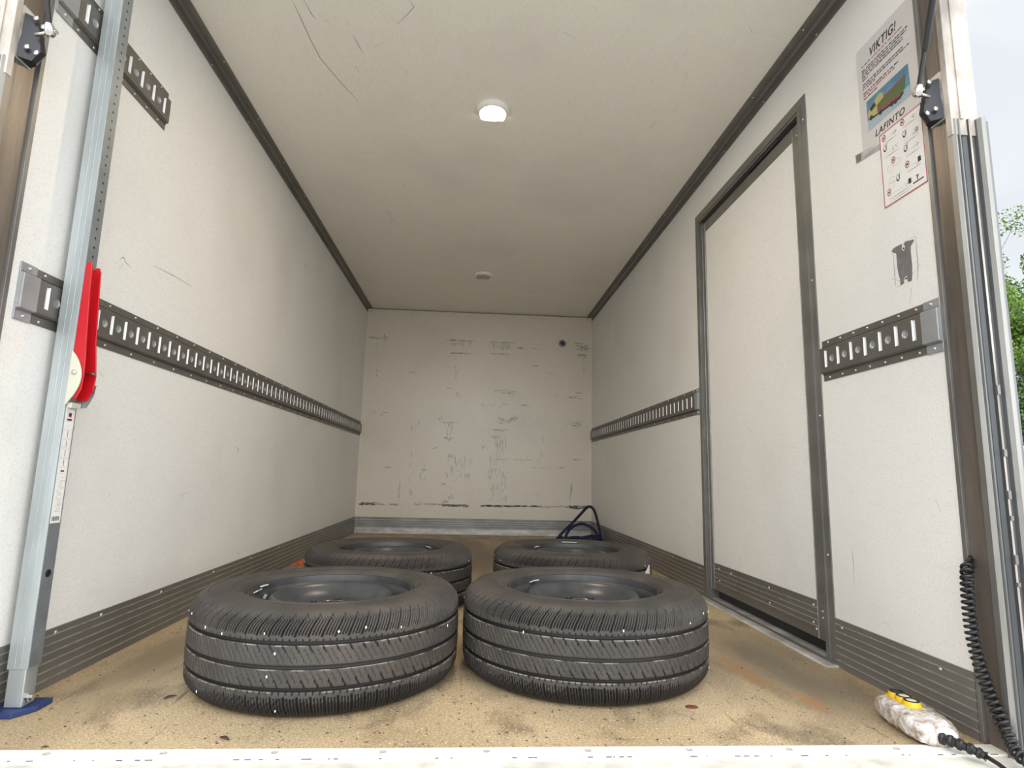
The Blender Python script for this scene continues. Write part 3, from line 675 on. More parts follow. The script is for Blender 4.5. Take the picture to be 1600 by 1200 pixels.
    mb = MB(); mb.lathe([(.0335, .1750), (.0345, .1758), (.037, .1755), (.038, .1742)], 48); o = mb.build('hub_ring', 'chrome', di, 60); o['label'] = 'bright worn ring around the centre bore'
    proto = None
    for k_ in range(5):
        t = 2 * PI * k_ / 5 + .3
        if proto is None:
            b_ = MB(); b_.lathe([(.0105, 0), (.0105, .0015), (.0085, .0025), (.0075, .0005), (.0001, .0003)], 20); q = proto = b_.build('bolt_hole', 'black', di, 40)
        else: q = proto.copy(); COL.objects.link(q); q.parent = di
        q.location = (.057 * math.cos(t), .057 * math.sin(t), .1740)
    # valve
    t = PI + .15
    b_ = MB(); p0 = Vector((.196 * math.cos(t), .196 * math.sin(t), .150)); p1 = Vector((.178 * math.cos(t), .178 * math.sin(t), .192))
    b_.tube([p0, p0.lerp(p1, .55), p0.lerp(p1, .6), p1], [.0055, .0045, .0038, .0036], 12); b_.build('valve', 'black', e, 60)
    b_ = MB(); b_.tube([p0.lerp(p1, .98), p0.lerp(p1, 1.2)], .0042, 12); b_.build('valve_cap', 'scuff', e, 60)
    return e
def sticker(e, ang, r, z, w, h, tilt=0., mk='paper', name='balance_weight', th=.003):
    mb = MB(); n = 8; vs = []
    for k_ in range(n + 1):
        t = ang + (k_ / n - .5) * w / r
        for rr, zz in ((r, z), (r - h * math.cos(tilt), z + h * math.sin(tilt))):
            vs.append((rr * math.cos(t), rr * math.sin(t), zz)); vs.append((rr * math.cos(t), rr * math.sin(t), zz + th))
    fs = []
    for k_ in range(n):
        o_ = k_ * 4; fs += [(o_, o_ + 4, o_ + 6, o_ + 2), (o_ + 1, o_ + 3, o_ + 7, o_ + 5), (o_, o_ + 1, o_ + 5, o_ + 4), (o_ + 2, o_ + 6, o_ + 7, o_ + 3)]
    fs += [(0, 2, 3, 1), (n * 4, n * 4 + 1, n * 4 + 3, n * 4 + 2)]
    mb.add(vs, fs); return mb.build(name, mk, e)
proto = make_wheel()
WH = [((-.374, 1.728), 0.0, 'front left wheel lying flat, two pale tags inside its rim edge', .010),
      ((.343, 1.785), 1.9, '', 0),
      ((-.334, 2.628), 3.1, 'rear left wheel lying flat behind the front left one, beside the orange scrap', 0),
      ((.463, 2.689), 4.4, 'rear right wheel lying flat in front of the navy rope, white label on its tread', 0)]
WH[1] = (WH[1][0], WH[1][1], 'front right wheel lying flat, nearest the side door, one white tag on its rim', 0)
ws = []
for i_, ((x, y), rz, lab, tilt) in enumerate(WH):
    o = proto if i_ == 0 else copy_tree(proto)
    tag(o, lab, 'wheel', 'steel wheels with tyres lying on the floor'); o.location = (x, y, .0006); o.rotation_euler = (0, 0, rz); ws.append(o)
sticker(ws[0], PI - .25, .219, .207, .030, .012, .2); sticker(ws[0], PI - .05, .213, .199, .032, .012, .5)
sticker(ws[1], 2.25 - 1.9, .213, .198, .026, .020, .4)
sticker(ws[2], .75 - 3.1, .213, .199, .018, .012, .5)
sticker(ws[3], 2.3 - 4.4, .213, .200, .020, .012, .5)
# white paper strip and triangular label on the rear right wheel
o = sticker(ws[3], 1.45 - 4.4, .216, .2175, .075, .016, .3, name='paper_label', th=.002)
mb = MB(); t0 = -.64 - 4.4
vs = []
for (da, z) in ((-.085, .143), (.080, .143), (.072, .178)):
    for r in (.3525, .3560): vs.append((r * math.cos(t0 + da), r * math.sin(t0 + da), z))
mb.add(vs, [(0, 2, 4), (1, 5, 3), (0, 1, 3, 2), (2, 3, 5, 4), (4, 5, 1, 0)]); o = mb.build('paper_label', 'paper', ws[3])

# ------------------------------------------------------------------ standing cargo bar
bar = empty('cargo_bar', (-.979, 1.452, 0), label='galvanised telescopic cargo bar standing against the left wall with a red lever', cat='cargo bar')
bl = bar.location.copy()
def bpart(mb, name, mats, **k): o = mb.build(name, mats, k.pop('parent', bar), k.pop('smooth', None), k.pop('bevel', 0)); 
def BP(mb, name, mats, parent=None, smooth=None, bevel=0):
    o = mb.build(name, mats, parent or bar, smooth, bevel); o.location = -bl if parent is None else (0, 0, 0); return o
bx0, bx1, by0, by1 = -1.0005, -.957, 1.431, 1.473
mb = MB()
mb.box(bx0, bx1, by0, by1, .092, H - .001)
mb.box(bx0 + .014, bx0 + .0165, by0 - .0003, by0 + .001, .094, H - .01, 0); mb.box(bx0 + .027, bx0 + .0295, by0 - .0003, by0 + .001, .094, H - .01, 0)
# side face with punched holes above the lever: dark sockets sunk in the face
BP(mb, 'outer_tube', ['galv'], bevel=.003)
mb = MB()
mb.box(bx1 - .001, bx1 + .0008, by0 + .002, by1 - .002, .094, H - .02); sk = BP(mb, 'side_shade', ['galv_dark'])  # darker sheet painting the shade on the side face of the tube
mb = MB()
z = 1.05
while z < H - .05:
    for (dy) in (.0,):
        mb.lathe([(.0001, .0010), (.0026, .0010), (.0031, .0006), (.0033, .0)], 12, lambda a, b, c, z=z: (bx1 + .0006 + c * .6, 1.453 + a, z + b))
    z += .0245
o = BP(mb, 'punched_hole', 'black'); o['kind'] = 'stuff'; o['label'] = 'row of small dark punched holes'
mb = MB(); mb.box(bx0 + .003, bx1 - .003, by0 + .002, by1 - .002, .013, .093); BP(mb, 'inner_tube', 'galv', bevel=.002)
# blue foot
mb = MB(); mb.prism([(-1.015, 1.405), (-.960, 1.405), (-.936, 1.448), (-.936, 1.498), (-1.015, 1.498)], 0.0005, .0125, lambda a, b, z: (a, b, z)); BP(mb, 'foot_plate', 'blue', bevel=.002)
mb = MB(); mb.tube([(-.962, 1.445, .030), (-.946, 1.445, .030)], [.007, .006], 6); mb.tube([(-.962, 1.445, .030), (-.953, 1.445, .030)], .010, 6); BP(mb, 'foot_bolt', 'chrome')
mb = MB(); mb.lathe([(.0085, 0), (.0085, .002), (.006, .003), (.0055, .001), (.0001, .001)], 16, lambda a, b, c: (bx1 + .0005 + c, 1.452 + a, .293 + b)); BP(mb, 'side_screw', 'black', smooth=40)
# red lever: two cheeks and a web
cheek = [(-.9565, 1.022), (-.953, 1.030), (-.944, 1.030), (-.9405, 1.02), (-.938, .95), (-.930, .83), (-.9265, .785), (-.925, .75), (-.927, .715), (-.935, .695), (-.9565, .690)]
mb = MB(); mb.prism(cheek, 1.4325, 1.4355, lambda a, z, y: (a, y, z))
cheek2 = [(-.9565, 1.018), (-.953, 1.026), (-.944, 1.026), (-.9395, 1.015), (-.936, .95), (-.928, .83), (-.922, .785), (-.918, .75), (-.920, .715), (-.932, .692), (-.9565, .690)]
mb.prism(cheek2, 1.4655, 1.4685, lambda a, z, y: (a, y, z))
mb.prism([(-.9562, 1.02), (-.9532, 1.02), (-.9532, .70), (-.9562, .70)], 1.4345, 1.467, lambda a, z, y: (a, y, z))
lev = BP(mb, 'lever', 'red', bevel=.0012)
mb = MB(); ell = [(-.9565, .808)] + [(-.9565 + .0285 * math.sin(t) ** .8, .808 - .128 * t / PI) for t in [PI * k / 12 for k in range(1, 12)]] + [(-.9565, .676)]
mb.prism(ell, 1.4270, 1.4315, lambda a, z, y: (a, y, z)); BP(mb, 'bracket_cheek', 'cream', bevel=.0008)
mb = MB(); mb.prism([(-.9565, .72), (-.918, .73), (-.921, .705), (-.935, .675), (-.9565, .672)], 1.4700, 1.4725, lambda a, z, y: (a, y, z)); BP(mb, 'bracket_cheek', 'galv_dark')
mb = MB(); mb.lathe([(.0065, 0), (.006, .0025), (.004, .0045), (.0001, .0055)], 18, lambda a, b, c: (-.944 + a, 1.427 - c, .755 + b)); BP(mb, 'lever_pin', 'rivet', smooth=180)
mb = MB(); mb.tube([(-.935, 1.452, .756), (-.912, 1.452, .756)], .0042, 14); BP(mb, 'lock_pin', 'chrome', smooth=60)
mb = MB(); mb.box(bx1, bx1 + .012, 1.436, 1.468, .672, .684); BP(mb, 'bracket_foot', 'cream')
# instruction label on the side of the bar
mb = MB(); mb.box(bx1 + .0008, bx1 + .0014, by0 + .004, by1 - .006, .405, .672)
fnl = lambda u, v, w=0: (bx1 + .0015 + w, u, v)
def rect(u0, u1, v0, v1, mi): mb.quad(fnl(u0, v0), fnl(u1, v0), fnl(u1, v1), fnl(u0, v1), mi)
ya, yb = by0 + .006, by1 - .008; yc = (ya + yb) / 2
for (a_, b_, c_, d_) in ((ya + .004, yb - .002, .640, .668),):
    for q in ((a_, b_, c_, c_ + .0008), (a_, b_, d_, d_ + .0008), (a_, a_ + .0008, c_, d_), (b_, b_ + .0008, c_, d_)): rect(*q, 2)
rect(yc - .005, yc + .006, .650, .661, 3); rect(yc - .002, yc + .003, .6535, .6575, 0); rect(yc - .008, yc + .008, .642, .6465, 1)
for k_ in range(4):
    z0_ = .620 - k_ * .0225
    for q in ((ya, yb, z0_, z0_ + .0006), (ya, yb, z0_ - .020, z0_ - .0194), (ya, ya + .0006, z0_ - .02, z0_), (yb - .0006, yb, z0_ - .02, z0_)): rect(*q, 2)
    rect(yc - .0005, yc + .0012, z0_ - .017, z0_ - .002, 1)
rect(yc - .006, yc + .006, .522, .5255, 1); rect(ya, yb, .517, .5175, 2)
rnd = random.Random(2)
for k_ in range(26):
    z0_ = .508 - k_ * .0031; u = rnd.uniform(ya, yc); rect(u, min(yb, u + rnd.uniform(.006, .02)), z0_, z0_ + .0008, 2)
for k_ in range(9): rect(ya + .001 + k_ * .0027, ya + .0022 + k_ * .0027 + (k_ % 3) * .0005, .410, .420, 1)
BP(mb, 'instruction_label', ['paper', 'ink', 'ink_pale', 'ink_red'])

# ------------------------------------------------------------------ gas struts with hinge brackets
def strut(side, label):
    s = -1 if side < 0 else 1; X = (XL - .0) if side < 0 else XR
    e = empty('gas_strut', (X, 1.24, 1.475), label=label, cat='strut', group='gas struts at the rear opening')
    fn = lambda a, y, z: (-s * a, y, z)        # a = distance inward from the post
    mb = MB(); mb.prism([(-.028, -.062), (.018, -.062), (.021, -.055), (.021, .058), (.014, .066), (-.022, .066), (-.028, .055)], .0005 - .004, -.001, lambda y, z, a: fn(a, y, z))
    mb.build('mounting_plate', 'chrome' if False else 'alu_pale', e, None, .0008)
    # pressed black bracket bulging off the plate
    mb = MB(); prof = [(-.020, -.0), (-.014, .012), (-.006, .036), (.004, .040), (.012, .030), (.016, .006), (.020, 0)]
    rings = []
    for z_, k_ in ((-.058, .55), (-.035, 1.0), (.0, .8), (.030, .62), (.050, .35)):
        rings.append([fn(a * k_ + 0, y * (1.1 if z_ < -.02 else .9), z_) for y, a in prof])
    vs = [v for r in rings for v in r]; n = len(prof)
    fs = [(i_ * n + j_, i_ * n + j_ + 1, (i_ + 1) * n + j_ + 1, (i_ + 1) * n + j_) for i_ in range(len(rings) - 1) for j_ in range(n - 1)] + [tuple(range(n)), tuple(range((len(rings) - 1) * n, len(rings) * n))]
    mb.add(vs, fs); mb.build('hinge_bracket', 'black_metal', e, 30)
    pr = None
    for (a, y, z_) in ((.034, -.011, -.044), (.018, -.018, -.036), (.022, -.011, .040), (.036, -.006, .024), (.001, .012, -.048)):
        if pr is None:
            b_ = MB(); b_.lathe([(.0058, 0), (.0055, .002), (.0030, .003), (.0026, .0012), (.0001, .001)], 14, lambda p, q, c: (p, -c, q)); o = pr = b_.build('bolt', 'chrome', e, 40)
        else: o = pr.copy(); COL.objects.link(o); o.parent = e
        o.location = fn(a, y - .004, z_)
    mb = MB(); mb.tube([fn(.028, -.015, .0), fn(.080, -.028, .0)], [.005, .005], 12); mb.build('ball_stud', 'chrome', e, 60)
    mb = MB(); p0 = Vector(fn(.068, -.028, -.012)); top = Vector(fn(.068, -.30, .76))
    dr = (top - p0).normalized()
    mb.tube([p0 - dr * .002, p0 + dr * .004, p0 + dr * .020, p0 + dr * .026], [.006, .0105, .0095, .007], 16); mb.build('end_socket', 'chrome', e, 60)
    mb = MB(); mb.tube([p0 + dr * .024, p0 + dr * .30], .0052, 14); mb.build('piston_rod', 'black', e, 60)
    mb = MB(); mb.tube([p0 + dr * .098, p0 + dr * .104, top], [.0055, .0075, .0075], 14); mb.build('cylinder', 'black', e, 60)
strut(-1, 'black gas strut on a bracket at the upper left post of the opening')
strut(1, 'black gas strut on a bracket at the upper right post beside the poster')

# ------------------------------------------------------------------ ceiling lamps
def lamp(x, y, lit, label):
    e = empty('ceiling_lamp', (x, y, H), label=label, cat='lamp', group='round lamps on the ceiling')
    mb = MB(); mb.lathe([(.068, 0), (.069, -.006), (.066, -.015), (.060, -.020), (.052, -.0195), (.048, -.013), (.0001, -.0125)], 48); mb.build('housing', 'lamp_ring', e, 60)
    mb = MB(); hx, hy, cr_ = .050, .029, .016; pts = []
    for (sx, sy) in ((1, 1), (-1, 1), (-1, -1), (1, -1)):
        a0 = math.atan2(sy, sx) - PI / 4
        for k_ in range(6): t = a0 + k_ * PI / 10; pts.append((sx * (hx - cr_) + cr_ * math.cos(t), sy * (hy - cr_) + cr_ * math.sin(t)))
    mb.prism(pts, -.0215, -.0126, lambda a, b, z: (a, b + .016, z)); mb.build('lens', 'lamp_glow' if lit else 'lamp_off', e)
    mb = MB(); mb.lathe([(.004, -.0125), (.0035, -.0155), (.0001, -.016)], 12); o = mb.build('centre_screw', 'lamp_ring' if lit else 'alu_dark', e); o.location = (0, -.026, 0)
    return e
lamp(.039, 2.25, True, 'round white ceiling lamp near the opening, switched on and glowing warm')
lamp(.040, 4.315, False, 'small round unlit ceiling lamp near the back wall')
pl = bpy.data.lights.new('lamp_light', 'AREA'); pl.shape = 'DISK'; pl.size = .08; pl.energy = 7.0; pl.color = (1, .80, .56)
po = bpy.data.objects.new('lamp_light', pl); COL.objects.link(po); po.location = (.039, 2.25, H - .03)

# grommet in the back wall
g = empty('wall_plug', (.822, L, 1.784), label='small round grey plug with dark centre in the upper right back wall', cat='plug')
mb = MB(); mb.lathe([(.034, 0), (.034, .006), (.030, .009), (.020, .009), (.017, .004), (.0001, .003)], 28, lambda a, b, c: (a, -c, b)); mb.build('collar', 'alu', g, 50)
mb = MB(); mb.lathe([(.017, .0045), (.0001, .0046)], 20, lambda a, b, c: (a, -c, b)); mb.build('opening', 'black', g)

# ------------------------------------------------------------------ posters and stickers on the right wall
def text_mesh(s, size, loc, parent, mk, shear=0., bold=0., name='lettering', rot=None, width=None, ext=.0002):
    cu = bpy.data.curves.new('t', 'FONT'); cu.body = s; cu.size = size; cu.shear = shear; cu.offset = bold; cu.extrude = ext; cu.space_character = 1.12
    o = bpy.data.objects.new('t', cu); COL.objects.link(o)
    me = bpy.data.meshes.new_from_object(o.evaluated_get(bpy.context.evaluated_depsgraph_get()))
    bpy.data.objects.remove(o); bpy.data.curves.remove(cu)
    q = bpy.data.objects.new(name, me); COL.objects.link(q); me.materials.clear(); me.materials.append(M[mk])
    xs = [v.co.x for v in me.vertices]; x0 = min(xs); k_ = (width / (max(xs) - x0)) if width else 1
    for v in me.vertices: v.co.x = (v.co.x - x0) * k_
    q.parent = parent; q.location = loc
    q.rotation_euler = rot if rot else Matrix(((0, 0, -1), (-1, 0, 0), (0, 1, 0))).to_euler()
    return q
class Flat(MB):
    """flat print on the right wall: u = world y, v = world z"""
    def __init__(s, e, off): super().__init__(); s.b = e.location; s.o = off
    def P(s, u, v, w=0): return (-(s.o + w), u - s.b.y, v - s.b.z)
    def rect(s, u0, u1, v0, v1, mi=0, w=0): s.quad(s.P(u0, v0, w), s.P(u1, v0, w), s.P(u1, v1, w), s.P(u0, v1, w), mi)
    def poly(s, pts, mi=0, w=0): s.add([s.P(u, v, w) for u, v in pts], [tuple(range(len(pts)))], mi)
    def line(s, a, b, wd, mi=0, w=0): ribbon(s, [a, ((a[0] + b[0]) / 2, (a[1] + b[1]) / 2), b], wd, lambda u, v: s.P(u, v, w), mi)
    def ring(s, u, v, ru, rv, t, mi=0, w=0):
        n = 20
        for k_ in range(n):
            a, b = 2 * PI * k_ / n, 2 * PI * (k_ + 1) / n
            s.quad(*[s.P(u + math.cos(x) * (ru + d), v + math.sin(x) * (rv + d), w) for x, d in ((a, 0), (b, 0), (b, -t), (a, -t))], mi)
po_ = empty('poster', (XR, 1.39, 1.48), label='large notice headed VIKTIG! with a truck picture on the right wall', cat='poster')
mb = MB(); mb.prism([(1.277 - 1.39, 0), (1.503 - 1.39, 0), (1.503 - 1.39, .326), (1.497 - 1.39, .332), (1.277 - 1.39, .332)], -.0008, 0, lambda y, z, x: (x, y, z)); mb.build('sheet', 'poster', po_)
text_mesh('VIKTIG!', .036, (-.0010, 1.445 - 1.39, 1.760 - 1.48), po_, 'ink', .25, .0007, 'headline', width=.105)
fb = Flat(po_, .0012); rnd = random.Random(9)
def words(u0, u1, v, h_, mi, rnd_):
    u = u0
    while u > u1 + .004:
        l = rnd_.uniform(.005, .017); e_ = max(u1, u - l)
        x = u
        while x > e_ + .0012:      # letters as thin strokes
            x2 = x - rnd_.uniform(.0012, .0024); fb.rect(x, x2, v, v + h_ * rnd_.uniform(.7, 1.05), mi); x = x2 - .0006
        u = e_ - .0026
words(1.483, 1.446, 1.748, .0042, 0, rnd); words(1.440, 1.388, 1.748, .0042, 1, rnd); words(1.384, 1.376, 1.748, .004, 0, rnd); words(1.373, 1.318, 1.748, .0044, 1, rnd)
for v, ue in ((1.734, 1.300), (1.7265, 1.306), (1.719, 1.322), (1.7115, 1.320), (1.704, 1.46), (1.690, 1.322), (1.6825, 1.300), (1.675, 1.43), (1.662, 1.338), (1.6545, 1.355), (1.645, 1.42)):
    words(1.483, ue, v, .0046, 0 if v != 1.6545 else 1, rnd)
fb.build('small_print', ['ink', 'ink_red'], po_)
fb = Flat(po_, .0011)
fb.poly([(1.474, 1.634), (1.311, 1.634), (1.308, 1.545), (1.474, 1.545)], 0)
fb.poly([(1.474, 1.572), (1.308, 1.572), (1.308, 1.541), (1.474, 1.541)], 1, .0001)
fb.poly([(1.472, 1.581), (1.452, 1.568), (1.405, 1.562), (1.345, 1.556), (1.330, 1.566), (1.345, 1.575), (1.46, 1.585)], 5, .0002)
fb.poly([(1.432, 1.600), (1.404, 1.606), (1.322, 1.606), (1.328, 1.572), (1.350, 1.566), (1.430, 1.572)], 2, .0003)
fb.poly([(1.432, 1.602), (1.322, 1.610), (1.322, 1.604), (1.432, 1.596)], 3, .0004)
fb.poly([(1.434, 1.582), (1.345, 1.572), (1.345, 1.564), (1.434, 1.570)], 3, .0004)
fb.poly([(1.470, 1.592), (1.463, 1.604), (1.440, 1.616), (1.422, 1.624), (1.408, 1.620), (1.404, 1.602), (1.432, 1.596), (1.432, 1.570), (1.470, 1.578)], 4, .0005)
fb.poly([(1.462, 1.604), (1.441, 1.613), (1.436, 1.598), (1.456, 1.592)], 5, .0006)
for u, v in ((1.458, 1.574), (1.420, 1.566), (1.376, 1.562), (1.362, 1.560)):
    fb.poly([(u + .007 * math.cos(k_ * PI / 7), v + .007 * math.sin(k_ * PI / 7)) for k_ in range(14)], 5, .0007)
fb.build('truck_picture', ['sky_print', 'pale_print', 'green_print', 'red_print', 'yellow_print', 'ink'], po_)
text_mesh('LAFINTO', .026, (-.0010, 1.448 - 1.39, 1.508 - 1.48), po_, 'ink', .25, .0004, 'wordmark', width=.114)
st = empty('safety_sticker', (XR, 1.355, 1.286), label='white pictogram sticker with a thin red border below the big notice', cat='sticker')
mb = MB(); mb.box(-.0016, 0, 1.280 - 1.355, 1.432 - 1.355, 0, .213); mb.build('sheet', 'paper', st)
fb = Flat(st, .0019)
for q in ((1.280, 1.4325, 1.2855, 1.2885), (1.280, 1.4325, 1.497, 1.4995), (1.280, 1.2825, 1.2855, 1.4995), (1.430, 1.4325, 1.2855, 1.4995)): fb.rect(*q, 0)
fb.build('red_border', 'ink_red', st)
fb = Flat(st, .0019); rnd = random.Random(21)
def no(u, v): fb.ring(u, v, .0075, .0095, .0022, 0); fb.rect(u - .003, u + .003, v - .003, v + .003, 1, .0001); fb.line((u - .005, v + .006), (u + .005, v - .006), .0015, 0, .0002)
def yes(u, v): fb.ring(u, v, .0065, .0095, .0016, 1); fb.line((u + .004, v - .002), (u, v - .008), .0028, 1, .0001); fb.line((u, v - .008), (u - .009, v + .013), .0022, 1, .0001)
def scene_(u0, u1, v, t=0):
    fb.line((u0, v), (u1, v), .0013, 1)
    pts = [(u0 + (u1 - u0) * k_ / 6, v + .004 + .008 * (k_ / 6) + rnd.uniform(0, .006)) for k_ in range(7)]
    for a, b in zip(pts, pts[1:]): fb.line(a, b, .0009, 2)
    if t: fb.rect(u1 + .012, u1 + .002, v + .008, v + .022, t)
    for _ in range(5):
        a = (u1 + rnd.uniform(.005, .02), v + rnd.uniform(.006, .018)); fb.line(a, (a[0] + rnd.uniform(-.008, .008), a[1] + rnd.uniform(-.006, .006)), .001, 1)
no(1.416, 1.484); scene_(1.420, 1.366, 1.466); yes(1.414, 1.452); scene_(1.418, 1.364, 1.425)
no(1.346, 1.487); scene_(1.346, 1.296, 1.470); yes(1.342, 1.451); scene_(1.345, 1.293, 1.424, 2); yes(1.342, 1.410); scene_(1.343, 1.293, 1.386)
no(1.341, 1.365); scene_(1.344, 1.293, 1.343, 1); no(1.388, 1.404); no(1.412, 1.322); yes(1.376, 1.346)
for (u, v) in ((1.400, 1.386), (1.375, 1.392), (1.398, 1.352), (1.400, 1.338)):
    fb.ring(u, v, .012, .009, .0008, 2)
scene_(1.414, 1.330, 1.302, 1); fb.rect(1.327, 1.291, 1.302, 1.3055, 1); fb.rect(1.316, 1.306, 1.317, 1.320, 1); fb.rect(1.3125, 1.3095, 1.307, 1.320, 1)
fb.line((1.412, 1.295), (1.335, 1.295), .0010, 1)
fb.build('pictograms', ['ink_red', 'ink', 'ink_pale'], st)
sp = empty('strip_label', (XR, 1.485, 1.462), label='narrow grey strip label sticking out left below the big notice', cat='sticker')
mb = MB(); mb.prism([(1.430 - 1.485, -.001), (1.535 - 1.485, .012), (1.538 - 1.485, .042), (1.430 - 1.485, .020)], -.0007, 0, lambda y, z, x: (x, y, z)); mb.build('sheet', 'ink_pale', sp)
fb = Flat(sp, .0010)
for k_ in range(4): fb.line((1.504, 1.494 - k_ * .006), (1.455, 1.485 - k_ * .005), .0016, 0)
fb.poly([(1.533, 1.477), (1.512, 1.474), (1.512, 1.496), (1.534, 1.501)], 1)
fb.build('small_print', ['ink_grey', 'ink_grey'], sp)
# grey residue left where something was unscrewed
rs = empty('residue_patch', (XR, 1.38, 1.11), label='dark grey adhesive residue with two screw holes where a fitting was removed', cat='residue')
PR = [(1.422,1.159),(1.415,1.164),(1.399,1.165),(1.383,1.164),(1.386,1.152),(1.382,1.144),(1.377,1.144),(1.373,1.153),(1.378,1.162),(1.369,1.166),(1.356,1.162),(1.343,1.16),(1.343,1.155),(1.354,1.147),(1.356,1.132),(1.355,1.095),(1.357,1.075),(1.36,1.056),(1.373,1.056),(1.375,1.067),(1.375,1.075),(1.384,1.073),(1.388,1.063),(1.386,1.058),(1.4,1.056),(1.4,1.073),(1.404,1.091),(1.406,1.107),(1.406,1.134),(1.406,1.147),(1.417,1.153)]
mb = MB(); mb.prism([(a - 1.38, b - 1.11) for a, b in PR], -.0007, .0, lambda y, z, x: (x, y, z)); mb.build('glue_layer', 'residue', rs)
for (y, z_) in ((1.379, 1.150), (1.379, 1.068)):
    mb = MB(); mb.lathe([(.0028, 0), (.0001, .0001)], 12, lambda a, b, c: (-.0009 - c, y - 1.38 + a, z_ - 1.11 + b)); mb.build('screw_hole', 'black', rs)
mb = MB(); mb.box(-.0010, -.0007, -.0005 - .0, .0008, -.026, .032); mb.build('groove_line', 'ink_grey', rs)

# ------------------------------------------------------------------ hand controller
hc = empty('hand_controller', (1.005, 1.335, 0.0006), -.12, label='tail lift hand controller wrapped in dirty clear plastic, three yellow buttons', cat='controller')
# local: +y towards the rear of the box, body 19 cm long
secs = [(-.092, .024, .008, .030), (-.088, .036, .004, .040), (-.070, .045, .001, .047), (-.02, .049, .000, .050), (.03, .048, .000, .050), (.066, .044, .001, .049), (.080, .040, .003, .046), (.086, .030, .008, .040)]
mb = MB(); rings = []; rnd = random.Random(6); n = 22
for (y, hw, zb, zt) in secs:
    rg = []
    for k_ in range(n):
        t = 2 * PI * k_ / n; c, s_ = math.cos(t), math.sin(t); f = (abs(c) ** 4 + abs(s_) ** 4) ** -.25
        rg.append((c * f * hw * rnd.uniform(.97, 1.04), y + rnd.uniform(-.003, .003), (zb + zt) / 2 + s_ * f * (zt - zb) / 2 * rnd.uniform(.96, 1.0)))
    rings.append(rg)
vs = [v for r in rings for v in r]
fs = [(i_ * n + j_, i_ * n + (j_ + 1) % n, (i_ + 1) * n + (j_ + 1) % n, (i_ + 1) * n + j_) for i_ in range(len(rings) - 1) for j_ in range(n)] + [tuple(range(n))[::-1], tuple(range((len(rings) - 1) * n, len(rings) * n))]
vs = [(a, b, max(0, c)) for a, b, c in vs]
mb.add(vs, fs); bd = mb.build('plastic_wrap', 'wrap', hc, 60); ss = bd.modifiers.new('sub', 'SUBSURF'); ss.levels = ss.render_levels = 3
tx = bpy.data.textures.new('crinkle', 'CLOUDS'); tx.noise_scale = .016; tx.noise_depth = 2
dm = bd.modifiers.new('crinkle', 'DISPLACE'); dm.texture = tx; dm.strength = .006; dm.mid_level = .75
for k_, y in enumerate((.056, .029, .001)):
    dx = -.002
    b_ = MB(); b_.lathe([(.0185, .0), (.0185, .008), (.0165, .013), (.0160, .0135)], 20); 
    bt = b_.build('button_boot', 'yellow', hc, 50); bt.location = (dx, y, .0475)
    b_ = MB(); b_.lathe([(.0160, .0135), (.0155, .0150), (.0118, .0152), (.0114, .0136)], 28); b_.build('button_ring', 'black', bt, 50)
    b_ = MB(); b_.lathe([(.0114, .0136), (.008, .0148), (.0001, .0150)], 24); b_.build('button_cap', 'black' if k_ == 0 else 'button', bt, 60)
b_ = MB(); b_.box(-.020, .017, -.018, .072, .042, .0515); b_.build('keypad_base', 'yellow', hc, None, .002)
P0 = [Vector(p) for p in ((-.0, -.090, .020), (.012, -.112, .022), (.030, -.135, .019), (.045, -.152, .014))]
path = []
for i_ in range(len(P0) - 1):
    for k_ in range(10): path.append(P0[i_].lerp(P0[i_ + 1], k_ / 10))
path.append(P0[-1])
b_ = MB(); b_.tube(path, [(.0120 if (i_ // 3) % 2 == 0 else .0088) * (1 - .18 * i_ / len(path)) for i_ in range(len(path))], 16); b_.build('strain_relief', 'black', hc, 40)
b_ = MB(); b_.tube([P0[-1], P0[-1] + Vector((.007, -.02, -.004)), P0[-1] + Vector((.008, -.05, -.008)), P0[-1] + Vector((.0, -.12, -.009))], .0042, 10); b_.build('cable', 'black', hc, 60)

# coiled cable along the right post
cc = empty('coiled_cable', (1.06, 1.225, .1), label='black coiled cable hanging down the right post onto the sill', cat='cable')
key = [Vector(p) for p in ((1.092, 1.252, .368), (1.078, 1.240, .345), (1.072, 1.236, .295), (1.074, 1.236, .232), (1.078, 1.232, .182), (1.087, 1.226, .130), (1.093, 1.212, .085), (1.093, 1.195, .052), (1.086, 1.165, .024), (1.092, 1.125, .0155), (1.105, 1.07, .0155))]
def catmull(P, n):
    out = []
    for i_ in range(len(P) - 1):
        p0, p1, p2, p3 = P[max(i_ - 1, 0)], P[i_], P[i_ + 1], P[min(i_ + 2, len(P) - 1)]
        for k_ in range(n):
            t = k_ / n; out.append(.5 * ((2 * p1) + (p2 - p0) * t + (2 * p0 - 5 * p1 + 4 * p2 - p3) * t * t + (3 * p1 - p0 - 3 * p2 + p3) * t ** 3))
    out.append(P[-1]); return out
cl = catmull(key, 60); acc = [0]
for a, b in zip(cl, cl[1:]): acc.append(acc[-1] + (b - a).length)
tot = acc[-1]; turns = 38; steps = turns * 14; pts = []; j_ = 0
Rx = .0098
for k_ in range(steps + 1):
    s_ = tot * k_ / steps
    while j_ < len(acc) - 2 and acc[j_ + 1] < s_: j_ += 1
    f = (s_ - acc[j_]) / max(1e-9, acc[j_ + 1] - acc[j_]); p = cl[j_].lerp(cl[j_ + 1], f); t = (cl[j_ + 1] - cl[j_]).normalized()
    ux = Vector((1, 0, 0)); ux = (ux - t * ux.dot(t)).normalized(); uy = t.cross(ux); a = 2 * PI * turns * k_ / steps
    pts.append(p + ux * math.cos(a) * Rx + uy * math.sin(a) * Rx - cc.location)
mb = MB(); mb.tube(pts, .0037, 8); mb.build('coil', 'black', cc, 180)
